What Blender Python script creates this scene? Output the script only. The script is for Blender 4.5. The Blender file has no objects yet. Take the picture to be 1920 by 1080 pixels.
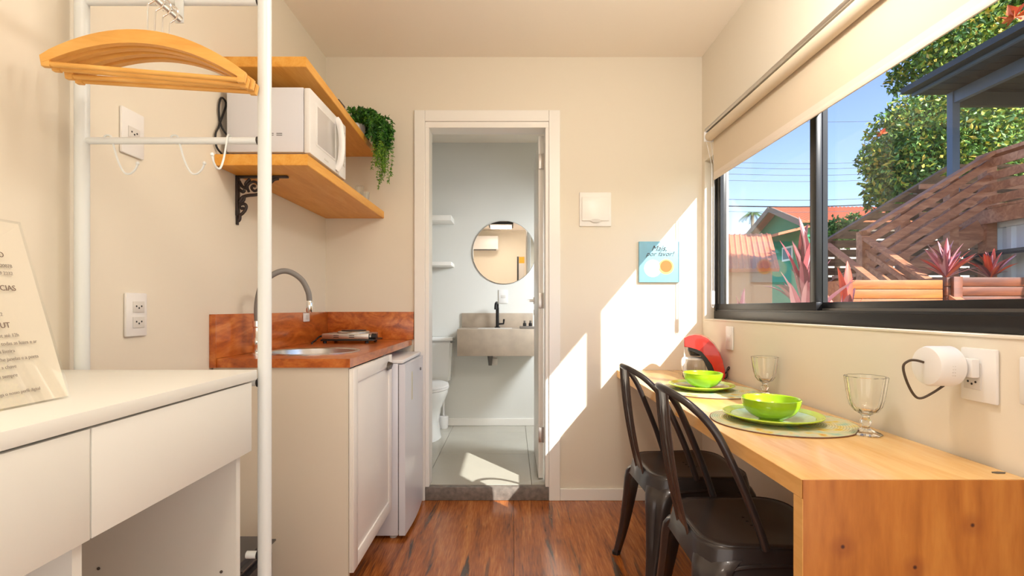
import bpy, bmesh, math, random
from mathutils import Vector, Matrix, Euler
R = math.radians
PI = math.pi
sc = bpy.context.scene
C = sc.collection

# ------------------------------------------------------------------ camera, light, exposure
CAMZ = 1.062
cam_d = bpy.data.cameras.new('camera')
cam_d.lens = 18.0
cam_d.sensor_width = 36.0
cam_d.shift_y = 37.0 / 1920.0
cam_d.clip_start = 0.02
cam_d.clip_end = 500
cam = bpy.data.objects.new('camera', cam_d)
cam.location = (0, 0, CAMZ)
cam.rotation_euler = (R(90), 0, 0)
C.objects.link(cam)
sc.camera = cam
sc.view_settings.view_transform = 'Standard'
sc.view_settings.look = 'None'
sc.view_settings.gamma = 1.0
sc.view_settings.use_curve_mapping = False
sc.view_settings.exposure = 0.70

SUN_DIR = Vector((-0.72, 1.0, -0.857)).normalized()
world = bpy.data.worlds.new('world')
sc.world = world
world.use_nodes = True
wn = world.node_tree
for n in list(wn.nodes):
    wn.nodes.remove(n)
wo = wn.nodes.new('ShaderNodeOutputWorld')
wb = wn.nodes.new('ShaderNodeBackground')
sky = wn.nodes.new('ShaderNodeTexSky')
sky.sky_type = 'NISHITA'
sky.sun_disc = False
sky.sun_elevation = R(35)
sky.sun_rotation = math.atan2(0.72, -1.0)
sky.air_density = 1.0
sky.dust_density = 0.6
sky.ozone_density = 4.0
hs = wn.nodes.new('ShaderNodeHueSaturation')
hs.inputs['Saturation'].default_value = 0.95
hs.inputs['Hue'].default_value = 0.515
wn.links.new(sky.outputs[0], hs.inputs['Color'])
wn.links.new(hs.outputs[0], wb.inputs[0])
wn.links.new(wb.outputs[0], wo.inputs[0])
wb.inputs[1].default_value = 0.22

sun_d = bpy.data.lights.new('sun', 'SUN')
sun_d.energy = 6.0
sun_d.angle = R(0.53)
sun_d.color = (1.0, 0.965, 0.91)
sun = bpy.data.objects.new('sun', sun_d)
sun.rotation_euler = SUN_DIR.to_track_quat('-Z', 'Y').to_euler()
sun.location = (6, -6, 8)
C.objects.link(sun)

def area(name, loc, target, sx, sy, power, col=(1, 1, 1)):
    d = bpy.data.lights.new(name, 'AREA')
    d.shape = 'RECTANGLE'
    d.size = sx
    d.size_y = sy
    d.energy = power
    d.color = col
    o = bpy.data.objects.new(name, d)
    o.location = loc
    o.rotation_euler = (Vector(target) - Vector(loc)).to_track_quat('-Z', 'Y').to_euler()
    C.objects.link(o)
    return o

# the room's ceiling lamp panel, an added soft fill behind the camera, bathroom daylight
area('ceiling_lamp_light', (-0.18, 0.16, 2.385), (-0.18, 0.16, 0), 0.34, 0.34, 6, (1.0, 0.87, 0.72))
area('added_rear_fill', (0.0, -0.56, 1.25), (0.0, 1.0, 1.9), 1.9, 2.1, 12, (0.98, 0.99, 1.0))
area('bathroom_daylight', (0.98, 3.35, 1.72), (-0.35, 4.1, 0.35), 0.5, 0.4, 11, (0.88, 0.95, 1.0)).data.spread = R(130)

# ------------------------------------------------------------------ helpers
def P(px, py, Y):
    return Vector(((px - 960) * Y / 960.0, Y, CAMZ + (577 - py) * Y / 960.0))

def s2l(c):
    c /= 255.0
    return c / 12.92 if c <= 0.04045 else ((c + 0.055) / 1.055) ** 2.4

def rgb(r, g, b):
    return (s2l(r), s2l(g), s2l(b), 1.0)

def new_mat(name):
    m = bpy.data.materials.new(name)
    m.use_nodes = True
    nt = m.node_tree
    return m, nt, nt.nodes['Principled BSDF']

def mat(name, col, rough=0.5, metal=0.0, noise=0.0, scale=20.0, bump=0.0, coat=0.0, spec=None, trans=0.0, ior=None, emit=None, estr=0.0, sub=0.0):
    m, nt, b = new_mat(name)
    b.inputs['Base Color'].default_value = col
    b.inputs['Roughness'].default_value = rough
    b.inputs['Metallic'].default_value = metal
    if coat: b.inputs['Coat Weight'].default_value = coat
    if spec is not None: b.inputs['Specular IOR Level'].default_value = spec
    if trans: b.inputs['Transmission Weight'].default_value = trans
    if ior: b.inputs['IOR'].default_value = ior
    if emit:
        b.inputs['Emission Color'].default_value = emit
        b.inputs['Emission Strength'].default_value = estr
    if noise or bump:
        tc = nt.nodes.new('ShaderNodeTexCoord')
        nz = nt.nodes.new('ShaderNodeTexNoise')
        nz.inputs['Scale'].default_value = scale
        nz.inputs['Detail'].default_value = 6
        nt.links.new(tc.outputs['Object'], nz.inputs['Vector'])
        if noise:
            mx = nt.nodes.new('ShaderNodeMix')
            mx.data_type = 'RGBA'
            mx.inputs[6].default_value = tuple(max(0, c * (1 - noise)) for c in col[:3]) + (1,)
            mx.inputs[7].default_value = tuple(min(1, c * (1 + noise)) for c in col[:3]) + (1,)
            nt.links.new(nz.outputs[0], mx.inputs[0])
            nt.links.new(mx.outputs[2], b.inputs['Base Color'])
        if bump:
            bp = nt.nodes.new('ShaderNodeBump')
            bp.inputs['Strength'].default_value = bump
            bp.inputs['Distance'].default_value = 0.004
            nt.links.new(nz.outputs[0], bp.inputs['Height'])
            nt.links.new(bp.outputs[0], b.inputs['Normal'])
    return m

def wood(name, cols, stretch=(1, 8, 8), scale=3.0, rough=0.4, dist=1.2, coat=0.0, fine=0.25, spots=None, bump=0.05, rand=0.0):
    """cols: dark, mid, light; stretch small along the grain."""
    m, nt, b = new_mat(name)
    tc = nt.nodes.new('ShaderNodeTexCoord')
    mp = nt.nodes.new('ShaderNodeMapping')
    mp.inputs['Scale'].default_value = stretch
    nt.links.new(tc.outputs['Object'], mp.inputs['Vector'])
    src = mp.outputs[0]
    if rand:
        oi = nt.nodes.new('ShaderNodeObjectInfo')
        ad = nt.nodes.new('ShaderNodeVectorMath')
        ad.operation = 'ADD'
        sc_ = nt.nodes.new('ShaderNodeMath')
        sc_.operation = 'MULTIPLY'
        sc_.inputs[1].default_value = 37.0
        nt.links.new(oi.outputs['Random'], sc_.inputs[0])
        nt.links.new(mp.outputs[0], ad.inputs[0])
        nt.links.new(sc_.outputs[0], ad.inputs[1])
        src = ad.outputs[0]
    nz = nt.nodes.new('ShaderNodeTexNoise')
    nz.inputs['Scale'].default_value = scale
    nz.inputs['Detail'].default_value = 5
    nz.inputs['Distortion'].default_value = dist
    nt.links.new(src, nz.inputs['Vector'])
    fz = nt.nodes.new('ShaderNodeTexNoise')
    fz.inputs['Scale'].default_value = scale * 9
    fz.inputs['Detail'].default_value = 4
    nt.links.new(src, fz.inputs['Vector'])
    mixf = nt.nodes.new('ShaderNodeMix')
    mixf.data_type = 'FLOAT'
    mixf.inputs[0].default_value = fine
    nt.links.new(nz.outputs[0], mixf.inputs[2])
    nt.links.new(fz.outputs[0], mixf.inputs[3])
    cr = nt.nodes.new('ShaderNodeValToRGB')
    e = cr.color_ramp.elements
    e[0].position = 0.32; e[0].color = cols[0]
    e[1].position = 0.68; e[1].color = cols[2]
    k = e.new(0.5); k.color = cols[1]
    nt.links.new(mixf.outputs[0], cr.inputs[0])
    out = cr.outputs[0]
    if spots:
        col, sscale, thr, sst = spots
        mp2 = nt.nodes.new('ShaderNodeMapping')
        mp2.inputs['Scale'].default_value = sst
        nt.links.new(tc.outputs['Object'], mp2.inputs['Vector'])
        n2 = nt.nodes.new('ShaderNodeTexNoise')
        n2.inputs['Scale'].default_value = sscale
        n2.inputs['Detail'].default_value = 4
        n2.inputs['Distortion'].default_value = 0.8
        nt.links.new(mp2.outputs[0], n2.inputs['Vector'])
        r2 = nt.nodes.new('ShaderNodeValToRGB')
        r2.color_ramp.elements[0].position = thr
        r2.color_ramp.elements[0].color = (0, 0, 0, 1)
        r2.color_ramp.elements[1].position = thr + 0.07
        r2.color_ramp.elements[1].color = (1, 1, 1, 1)
        nt.links.new(n2.outputs[0], r2.inputs[0])
        mx = nt.nodes.new('ShaderNodeMix')
        mx.data_type = 'RGBA'
        nt.links.new(r2.outputs[0], mx.inputs[0])
        nt.links.new(out, mx.inputs[6])
        mx.inputs[7].default_value = col
        out = mx.outputs[2]
    nt.links.new(out, b.inputs['Base Color'])
    b.inputs['Roughness'].default_value = rough
    if coat:
        b.inputs['Coat Weight'].default_value = coat
        b.inputs['Coat Roughness'].default_value = 0.15
    if bump:
        bp = nt.nodes.new('ShaderNodeBump')
        bp.inputs['Strength'].default_value = bump
        bp.inputs['Distance'].default_value = 0.003
        nt.links.new(mixf.outputs[0], bp.inputs['Height'])
        nt.links.new(bp.outputs[0], b.inputs['Normal'])
    return m

def pane_mat(name, tint=(1, 1, 1, 1), ior=1.5, boost=1.0):
    m = bpy.data.materials.new(name)
    m.use_nodes = True
    nt = m.node_tree
    for n in list(nt.nodes): nt.nodes.remove(n)
    o = nt.nodes.new('ShaderNodeOutputMaterial')
    t = nt.nodes.new('ShaderNodeBsdfTransparent')
    t.inputs[0].default_value = tint
    g = nt.nodes.new('ShaderNodeBsdfGlossy')
    g.inputs['Roughness'].default_value = 0.0
    f = nt.nodes.new('ShaderNodeFresnel')
    geo = nt.nodes.new('ShaderNodeNewGeometry')
    im = nt.nodes.new('ShaderNodeMix'); im.data_type = 'FLOAT'
    im.inputs[2].default_value = ior; im.inputs[3].default_value = 1.0 / ior
    nt.links.new(geo.outputs['Backfacing'], im.inputs[0])
    nt.links.new(im.outputs[0], f.inputs[0])
    mx = nt.nodes.new('ShaderNodeMixShader')
    src = f.outputs[0]
    if boost != 1.0:
        mm = nt.nodes.new('ShaderNodeMath'); mm.operation = 'MULTIPLY'; mm.use_clamp = True
        mm.inputs[1].default_value = boost
        nt.links.new(f.outputs[0], mm.inputs[0]); src = mm.outputs[0]
    nt.links.new(src, mx.inputs[0])
    nt.links.new(t.outputs[0], mx.inputs[1])
    nt.links.new(g.outputs[0], mx.inputs[2])
    nt.links.new(mx.outputs[0], o.inputs[0])
    return m

def frame_for(d):
    d = d.normalized()
    a = Vector((0, 0, 1)) if abs(d.z) < 0.9 else Vector((1, 0, 0))
    u = d.cross(a).normalized()
    return u, d.cross(u).normalized()

def catmull(pts, n=6):
    pts = [Vector(p) for p in pts]
    out = []
    for i in range(len(pts) - 1):
        p0 = pts[max(i - 1, 0)]; p1 = pts[i]; p2 = pts[i + 1]; p3 = pts[min(i + 2, len(pts) - 1)]
        for k in range(n):
            t = k / n
            out.append(0.5 * ((2 * p1) + (p2 - p0) * t + (2 * p0 - 5 * p1 + 4 * p2 - p3) * t * t + (3 * p1 - p0 - 3 * p2 + p3) * t ** 3))
    out.append(pts[-1])
    return out

class MB:
    def __init__(self):
        self.bm = bmesh.new()
    def box(self, a, b, bev=0.0, seg=2):
        x0, x1 = sorted((a[0], b[0])); y0, y1 = sorted((a[1], b[1])); z0, z1 = sorted((a[2], b[2]))
        vs = [self.bm.verts.new(p) for p in ((x0, y0, z0), (x1, y0, z0), (x1, y1, z0), (x0, y1, z0), (x0, y0, z1), (x1, y0, z1), (x1, y1, z1), (x0, y1, z1))]
        fs = [self.bm.faces.new([vs[i] for i in q]) for q in ((3, 2, 1, 0), (4, 5, 6, 7), (0, 1, 5, 4), (1, 2, 6, 5), (2, 3, 7, 6), (3, 0, 4, 7))]
        if bev:
            es = set(e for f in fs for e in f.edges)
            bmesh.ops.bevel(self.bm, geom=list(es), offset=bev, segments=seg, affect='EDGES', profile=0.5, clamp_overlap=True)
        return self
    def prism(self, pts, vec, bev=0.0):
        """closed polygon of 3D points extruded by vec."""
        vec = Vector(vec)
        a = [self.bm.verts.new(Vector(p)) for p in pts]
        b = [self.bm.verts.new(Vector(p) + vec) for p in pts]
        n = len(pts)
        fs = [self.bm.faces.new(a[::-1]), self.bm.faces.new(b)]
        for i in range(n):
            fs.append(self.bm.faces.new((a[i], a[(i + 1) % n], b[(i + 1) % n], b[i])))
        if bev:
            es = set(e for f in fs[:2] for e in f.edges)
            bmesh.ops.bevel(self.bm, geom=list(es), offset=bev, segments=2, affect='EDGES', clamp_overlap=True)
        return self
    def tube(self, pts, r, seg=10, closed=False, flat=1.0):
        pts = [Vector(p) for p in pts]
        n = len(pts)
        rr = r if isinstance(r, (list, tuple)) else [r] * n
        rings = []
        u = None
        for i, p in enumerate(pts):
            if closed:
                d = (pts[(i + 1) % n] - pts[i - 1])
            else:
                d = pts[min(i + 1, n - 1)] - pts[max(i - 1, 0)]
            d.normalize()
            if u is None:
                u, v = frame_for(d)
            else:
                u = (u - d * u.dot(d))
                if u.length < 1e-6: u, v = frame_for(d)
                u.normalize()
                v = d.cross(u)
            rings.append([self.bm.verts.new(p + (u * math.cos(2 * PI * k / seg) + v * math.sin(2 * PI * k / seg) * flat) * rr[i]) for k in range(seg)])
        m = n if closed else n - 1
        for i in range(m):
            A, B = rings[i], rings[(i + 1) % n]
            for k in range(seg):
                self.bm.faces.new((A[k], A[(k + 1) % seg], B[(k + 1) % seg], B[k]))
        if not closed:
            self.bm.faces.new(rings[0][::-1]); self.bm.faces.new(rings[-1])
        return self
    def cyl(self, a, b, r, seg=20, r2=None):
        return self.tube([a, b], [r, r if r2 is None else r2], seg)
    def bar(self, a, b, w, h, up=(0, 0, 1)):
        """rectangular bar from a to b: w across, h in the 'up' sense."""
        a = Vector(a); b = Vector(b); d = (b - a).normalized()
        up = Vector(up)
        s = d.cross(up).normalized() * (w / 2)
        t = s.cross(d).normalized() * (h / 2)
        pts = [a + s + t, a - s + t, a - s - t, a + s - t]
        return self.prism(pts, b - a)
    def lathe(self, prof, c, seg=32, axis='Z', flute=0.0, nf=8, squash=1.0):
        c = Vector(c)
        rings = []
        for (r, z) in prof:
            ring = []
            for k in range(seg):
                t = 2 * PI * k / seg
                q = r * (1 + flute * math.cos(nf * t)) if r > 1e-5 else 0
                x, y = q * math.cos(t), q * math.sin(t) * squash
                if axis == 'Z': v = Vector((x, y, z))
                elif axis == 'X': v = Vector((z, x, y))
                else: v = Vector((x, z, y))
                ring.append(v + c)
            if r <= 1e-5: rings.append([self.bm.verts.new(ring[0])])
            else: rings.append([self.bm.verts.new(v) for v in ring])
        for A, B in zip(rings, rings[1:]):
            for k in range(seg):
                k2 = (k + 1) % seg
                if len(A) == 1 and len(B) == 1: continue
                if len(A) == 1: self.bm.faces.new((A[0], B[k2], B[k]))
                elif len(B) == 1: self.bm.faces.new((A[k], A[k2], B[0]))
                else: self.bm.faces.new((A[k], A[k2], B[k2], B[k]))
        return self
    def quad(self, *p):
        self.bm.faces.new([self.bm.verts.new(Vector(q)) for q in p])
        return self

def origin_of(p):
    v = Vector((0, 0, 0))
    while p is not None:
        v += p.location
        p = p.parent
    return v

def build(name, mb, m, parent=None, loc=None, smooth=True, ang=35):
    bm = mb.bm
    bmesh.ops.recalc_face_normals(bm, faces=bm.faces)
    if parent is not None and loc is None:
        off = origin_of(parent)
        myloc = Vector((0, 0, 0))
    elif parent is not None:
        off = Vector(loc); myloc = Vector(loc) - origin_of(parent)
    else:
        if loc is None:
            xs = [v.co.x for v in bm.verts]; ys = [v.co.y for v in bm.verts]; zs = [v.co.z for v in bm.verts]
            loc = ((min(xs) + max(xs)) / 2, (min(ys) + max(ys)) / 2, min(zs))
        off = Vector(loc); myloc = off.copy()
    for v in bm.verts: v.co -= off
    me = bpy.data.meshes.new(name)
    bm.to_mesh(me)
    bm.free()
    if smooth:
        me.polygons.foreach_set('use_smooth', [True] * len(me.polygons))
        me.set_sharp_from_angle(angle=R(ang))
    for mm in (m if isinstance(m, (list, tuple)) else [m]):
        me.materials.append(mm)
    o = bpy.data.objects.new(name, me)
    C.objects.link(o)
    o.location = myloc
    if parent is not None: o.parent = parent
    return o

def tag(o, label=None, cat=None, group=None, kind=None):
    if label: o['label'] = label
    if cat: o['category'] = cat
    if group: o['group'] = group
    if kind: o['kind'] = kind
    return o

def thing(name, loc, label, cat, group=None, kind=None):
    o = bpy.data.objects.new(name, None)
    o.empty_display_size = 0.05
    C.objects.link(o)
    o.location = loc
    return tag(o, label, cat, group, kind)

def shell(name, loc=(0, 0, 0)):
    o = bpy.data.objects.new(name, None)
    o.location = loc
    C.objects.link(o)
    o['kind'] = 'structure'
    return o

def copy_tree(o, parent=None):
    c = o.copy(); C.objects.link(c)
    c.parent = parent
    for ch in list(o.children): copy_tree(ch, c)
    return c

def text(name, s, m, parent, size, matrix, align='LEFT', shear=0.0, ext=0.0002, space=1.0):
    cu = bpy.data.curves.new(name, 'FONT')
    cu.body = s
    cu.size = size
    cu.align_x = align
    cu.shear = shear
    cu.extrude = ext
    cu.space_character = space
    cu.resolution_u = 3
    cu.materials.append(m)
    tmp = bpy.data.objects.new('tmp', cu)
    me = bpy.data.meshes.new_from_object(tmp)
    bpy.data.objects.remove(tmp)
    o = bpy.data.objects.new(name, me)
    C.objects.link(o)
    o.parent = parent
    M = matrix.copy()
    M.translation -= origin_of(parent)
    o.matrix_local = M
    return o

def axes(origin, x, y):
    x = Vector(x).normalized(); y = Vector(y).normalized(); z = x.cross(y)
    M = Matrix.Identity(4)
    for i in range(3):
        M[i][0] = x[i]; M[i][1] = y[i]; M[i][2] = z[i]; M[i][3] = origin[i]
    return M

# ------------------------------------------------------------------ materials
M_wall = mat('cream_paint', rgb(231, 221, 203), 0.75, bump=0.02, scale=120)
M_wallb = mat('bathroom_paint', rgb(226, 225, 219), 0.7, bump=0.02, scale=120)
M_ceil = mat('ceiling_paint', rgb(250, 240, 226), 0.8)
M_trim = mat('white_lacquer', rgb(243, 239, 232), 0.35)
M_white = mat('white_laminate', rgb(229, 228, 221), 0.45)
M_cool = mat('white_enamel', rgb(222, 222, 228), 0.28, coat=0.2)
M_rack = mat('white_painted_steel', rgb(226, 231, 231), 0.35)
M_black = mat('black_rubber', rgb(24, 23, 24), 0.5)
M_alu = mat('black_aluminium', rgb(40, 39, 40), 0.32, metal=0.3)
M_alug = mat('grey_aluminium', rgb(112, 108, 104), 0.35, metal=0.6)
M_chrome = mat('chrome', (0.82, 0.82, 0.82, 1), 0.12, metal=1.0)
M_steel = mat('brushed_steel', (0.62, 0.60, 0.58, 1), 0.28, metal=1.0, noise=0.05, scale=60)
M_iron = mat('dark_cast_iron', rgb(58, 48, 45), 0.5, metal=0.3, bump=0.2, scale=80)
M_hose = mat('grey_silicone', rgb(128, 124, 120), 0.55)
M_pine = wood('honey_pine', (rgb(218, 146, 48), rgb(231, 164, 66), rgb(239, 181, 88)), (9, 1.0, 9), 2.2, 0.42, fine=0.3)
M_table = wood('golden_plywood', (rgb(222, 168, 92), rgb(232, 183, 112), rgb(240, 198, 132)), (7, 0.8, 7), 2.0, 0.27, coat=0.5, fine=0.25)
M_panel = wood('amber_plywood', (rgb(158, 90, 26), rgb(186, 114, 42), rgb(206, 138, 60)), (5, 5, 0.9), 1.5, 0.45, dist=1.8, fine=0.3, spots=(rgb(110, 52, 28), 9, 0.80, (1, 1, 1)))
def add_knots(m, pts):
    nt = m.node_tree
    b = nt.nodes['Principled BSDF']
    tc = nt.nodes.new('ShaderNodeTexCoord')
    out = b.inputs['Base Color'].links[0].from_socket
    for p in pts:
        for rad, col, amt in ((0.030, rgb(138, 66, 18), 0.45), (0.0055, rgb(70, 26, 14), 1.0)):
            d = nt.nodes.new('ShaderNodeVectorMath'); d.operation = 'DISTANCE'
            d.inputs[1].default_value = p
            nt.links.new(tc.outputs['Object'], d.inputs[0])
            mr = nt.nodes.new('ShaderNodeMapRange')
            mr.inputs[1].default_value = rad * 0.4; mr.inputs[2].default_value = rad
            mr.inputs[3].default_value = amt; mr.inputs[4].default_value = 0.0
            nt.links.new(d.outputs['Value'], mr.inputs[0])
            mx = nt.nodes.new('ShaderNodeMix'); mx.data_type = 'RGBA'
            nt.links.new(mr.outputs[0], mx.inputs[0]); nt.links.new(out, mx.inputs[6])
            mx.inputs[7].default_value = col
            out = mx.outputs[2]
    nt.links.new(out, b.inputs['Base Color'])
add_knots(M_panel, [(0.104, -0.909, 0.628), (-0.011, -0.909, 0.544), (-0.155, -0.909, 0.585)])
M_edge = wood('pale_ply_edge', (rgb(222, 165, 88), rgb(232, 178, 102), rgb(240, 190, 118)), (6, 1, 6), 3, 0.45)
M_counter = wood('red_brown_hardwood', (rgb(140, 62, 16), rgb(190, 98, 34), rgb(214, 130, 60)), (3.5, 1.3, 5), 2.4, 0.28, dist=2.5, coat=0.4, fine=0.22, spots=(rgb(70, 26, 10), 5, 0.70, (2.5, 1.2, 6)))
M_hanger = wood('orange_beech', (rgb(222, 160, 74), rgb(232, 174, 88), rgb(240, 186, 104)), (1, 6, 6), 4, 0.42)
M_deck = wood('red_stained_timber', (rgb(146, 88, 60), rgb(178, 116, 82), rgb(204, 146, 108)), (1, 6, 6), 3, 0.6, rand=1)
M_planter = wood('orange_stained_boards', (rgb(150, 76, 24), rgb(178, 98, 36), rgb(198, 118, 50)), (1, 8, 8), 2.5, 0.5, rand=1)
M_slat = wood('brown_fence_boards', (rgb(104, 70, 46), rgb(132, 94, 62), rgb(156, 114, 78)), (1, 8, 8), 2.5, 0.6, rand=1)
M_stone = mat('beige_marble', rgb(176, 160, 142), 0.35, noise=0.22, scale=14)
M_sill = mat('grey_threshold_stone', rgb(124, 114, 106), 0.5, noise=0.75, scale=38)
M_tile = mat('grey_porcelain_tile', rgb(188, 183, 170), 0.25, noise=0.06, scale=5)
M_grout = mat('tile_grout', rgb(140, 136, 126), 0.8)
M_cer = mat('white_ceramic', rgb(240, 240, 238), 0.12, coat=0.5)
M_blackm = mat('matt_black_metal', rgb(28, 27, 28), 0.4, metal=0.5)
M_plastic = mat('white_plastic', rgb(234, 231, 228), 0.35)
M_plasticg = mat('light_grey_plastic', rgb(214, 208, 200), 0.4)  # even light grey for latches, buttons, feet and pipes
M_chair = mat('gunmetal_lacquer', rgb(58, 52, 51), 0.33, metal=0.35, coat=0.3)
M_splat = mat('satin_gunmetal', rgb(92, 80, 74), 0.3, metal=0.6)
M_green = mat('lime_ceramic', rgb(152, 192, 20), 0.22, coat=0.5)
M_plate = mat('lime_plate_glaze', rgb(190, 214, 60), 0.2, coat=0.5)
M_platec = mat('pale_plate_centre', rgb(196, 222, 176), 0.18, coat=0.5, noise=0.25, scale=45)
M_glass = mat('clear_glass', (1, 1, 1, 1), 0.0, trans=1.0, ior=1.45)
M_pane = pane_mat('window_pane_glass', (0.97, 0.985, 0.98, 1), 1.5, 0.6)
M_thin = pane_mat('thin_glass', (0.97, 0.98, 0.98, 1), 1.45, 1.5)
M_blind = mat('sand_blind_fabric', rgb(214, 196, 170), 0.85, bump=0.05, scale=300)
M_hem = mat('blind_hem', rgb(224, 208, 190), 0.6)
M_mirror = mat('mirror_silver', (0.93, 0.93, 0.93, 1), 0.01, metal=1.0)
M_red = mat('red_gloss_plastic', rgb(206, 44, 30), 0.22, coat=0.6)
M_dark = mat('dark_plastic', rgb(40, 38, 38), 0.3)
M_ink = mat('grey_ink', rgb(150, 138, 126), 0.7)
M_inkb = mat('brown_ink', rgb(120, 98, 84), 0.7)
M_paper = mat('cream_paper', rgb(246, 232, 212), 0.5)
M_hole = mat('screw_hole', rgb(90, 84, 78), 0.8)
M_mwglass = mat('microwave_window', rgb(196, 190, 186), 0.2)

def floor_mat():
    m = wood('varnished_plywood_floor', (rgb(108, 54, 18), rgb(168, 92, 36), rgb(204, 130, 62)), (8, 0.6, 1), 2.6, 0.24, dist=1.3, coat=0.3, fine=0.42,
             spots=(rgb(70, 48, 32), 2.0, 0.60, (8.0, 0.8, 1)), bump=0.12, rand=1)
    return m
M_floor = floor_mat()

# ------------------------------------------------------------------ room shell
LX, RX, BY, FY, CZ = -1.03, 1.05, 2.83, -0.62, 2.448
WY0, WY1, WZ0, WZ1 = 0.93, 2.79, 1.002, 1.86     # main window opening
def shellbox(name, boxes, m, bev=0):
    mb = MB()
    for a, b in boxes: mb.box(a, b, bev)
    o = build(name, mb, m, smooth=False)
    o['kind'] = 'structure'
    return o

fl = shell('floor', (0, 1.1, 0))
xs = [-1.03, -0.595, 0.008, 0.63, 1.05]
for i in range(4):
    for (y0, y1) in ((FY, 1.222), (1.2235, BY)):
        mb = MB().box((xs[i] + 0.0008, y0, -0.02), (xs[i + 1] - 0.0008, y1, 0.0))
        c = ((xs[i] + xs[i + 1]) / 2, (y0 + y1) / 2, 0)
        build('floor_panel', mb, M_floor, fl, loc=c, smooth=False)
shellbox('floor_underlay', [((LX, FY, -0.06), (RX, BY, -0.021))], M_hole)
shellbox('ceiling', [((-1.18, FY - 0.1, CZ), (1.18, 4.44, CZ + 0.08))], M_ceil)
shellbox('wall_left', [((LX - 0.15, FY - 0.1, -0.06), (LX, 4.44, CZ))], M_wall)
BW = (3.02, 3.78, 1.45, 2.12)   # bathroom window
shellbox('wall_right', [((RX, FY - 0.1, -0.3), (1.18, WY0, CZ)), ((RX, WY1, -0.3), (1.18, BW[0], CZ)),
                        ((RX, WY0, -0.3), (1.18, WY1, WZ0)), ((RX, WY0, WZ1), (1.18, WY1, CZ)),
                        ((RX, BW[1], -0.3), (1.18, 4.44, CZ)), ((RX, BW[0], -0.3), (1.18, BW[1], BW[2])), ((RX, BW[0], BW[3]), (1.18, BW[1], CZ))], M_wall)
DX0, DX1, DZ = -0.479, 0.2034, 2.088
shellbox('wall_back', [((LX, BY, -0.06), (DX0, 2.93, CZ)), ((DX1, BY, -0.06), (RX, 2.93, CZ)), ((DX0, BY, DZ), (DX1, 2.93, CZ))], M_wall)
shellbox('wall_front', [((LX, FY - 0.1, -0.06), (RX, FY, CZ))], M_wall)
shellbox('wall_bathroom_back', [((LX, 4.30, -0.06), (RX, 4.44, CZ))], M_wallb)
shellbox('wall_bathroom_left', [((LX, 2.931, -0.06), (LX + 0.012, 4.299, CZ - 0.001))], M_wallb)
# bathroom floor of large tiles
bf = shell('floor_bathroom', (0, 3.6, 0.07))
build('screed', MB().box((LX + 0.012, 2.86, 0.0), (RX, 4.30, 0.068)), M_grout, bf, smooth=False)
tx = [LX + 0.012, -0.49, 0.11, 0.71, RX]
ty = [2.862, 3.46, 4.06, 4.30]
for i in range(4):
    for j in range(3):
        build('tile', MB().box((tx[i] + 0.0012, ty[j] + 0.0012, 0.068), (tx[i + 1] - 0.0012, ty[j + 1] - 0.0012, 0.074), 0.0008, 1), M_tile, bf,
              loc=((tx[i] + tx[i + 1]) / 2, (ty[j] + ty[j + 1]) / 2, 0.074), smooth=False)
mb = MB()
mb.box((DX0 + 0.0, BY - 0.012, 0.0), (DX1 - 0.0, 2.861, 0.073), 0.004)
o = build('trim_6', mb, M_sill); tag(o, kind='structure')
# door trims and lining
def trim(name, boxes, m=M_trim, bev=0.003):
    return shellbox(name, boxes, m, bev)
trim('trim_1', [((-0.538, BY - 0.016, 0.0), (DX0, BY - 0.0005, 2.149))])
trim('trim_2', [((DX1, BY - 0.016, 0.0), (0.2650, BY - 0.0005, 2.149))])
trim('trim_3', [((DX0 + 0.0005, BY - 0.016, DZ), (DX1 - 0.0005, BY - 0.0005, 2.149))])
trim('trim_4', [((DX0 + 0.0005, BY - 0.008, 0.074), (-0.457, 2.935, 2.055)), ((0.184, BY - 0.008, 0.074), (DX1 - 0.0005, 2.935, 2.055)), ((DX0 + 0.0005, BY - 0.008, 2.055), (DX1 - 0.0005, 2.935, DZ - 0.0005))], bev=0.002)
trim('baseboard_back', [((0.2655, BY - 0.014, 0.0), (RX, BY - 0.0005, 0.066))])
trim('baseboard_right', [((RX - 0.013, FY, 0.0), (RX - 0.0005, BY - 0.015, 0.066))])
trim('baseboard_bathroom', [((LX + 0.013, 4.286, 0.0745), (RX, 4.2995, 0.135))])
trim('trim_5', [((RX - 0.003, WY0, WZ0 - 0.006), (1.098, WY1, WZ0 + 0.0005))], M_wall, 0.001)

# bathroom door leaf, open
dr = shell('door_1', (0.172, 2.94, 0.08))
build('door_leaf', MB().box((0.152, 2.945, 0.082), (0.183, 3.535, 2.05), 0.002), M_trim, dr)
for z in (1.86, 1.06, 0.29):
    hb = MB().box((0.153, 2.936, z), (0.176, 2.9445, z + 0.085), 0.001)
    hb.cyl((0.1795, 2.938, z - 0.002), (0.1795, 2.938, z + 0.087), 0.0045, 10)
    build('hinge', hb, M_steel, dr)
hb = MB()
hb.lathe([(0, 0.0), (0.024, 0.0), (0.024, -0.008), (0, -0.008)], (0.152, 3.475, 1.11), 20, 'X')
hb.cyl((0.146, 3.475, 1.11), (0.110, 3.475, 1.11), 0.009, 14)
hb.tube([(0.112, 3.482, 1.11), (0.110, 3.42, 1.112), (0.112, 3.365, 1.108)], 0.008, 10)
hb.lathe([(0, 0.0), (0.018, 0.0), (0.018, -0.006), (0, -0.006)], (0.152, 3.475, 1.03), 20, 'X')
build('door_handle', hb, M_chrome, dr)

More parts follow.
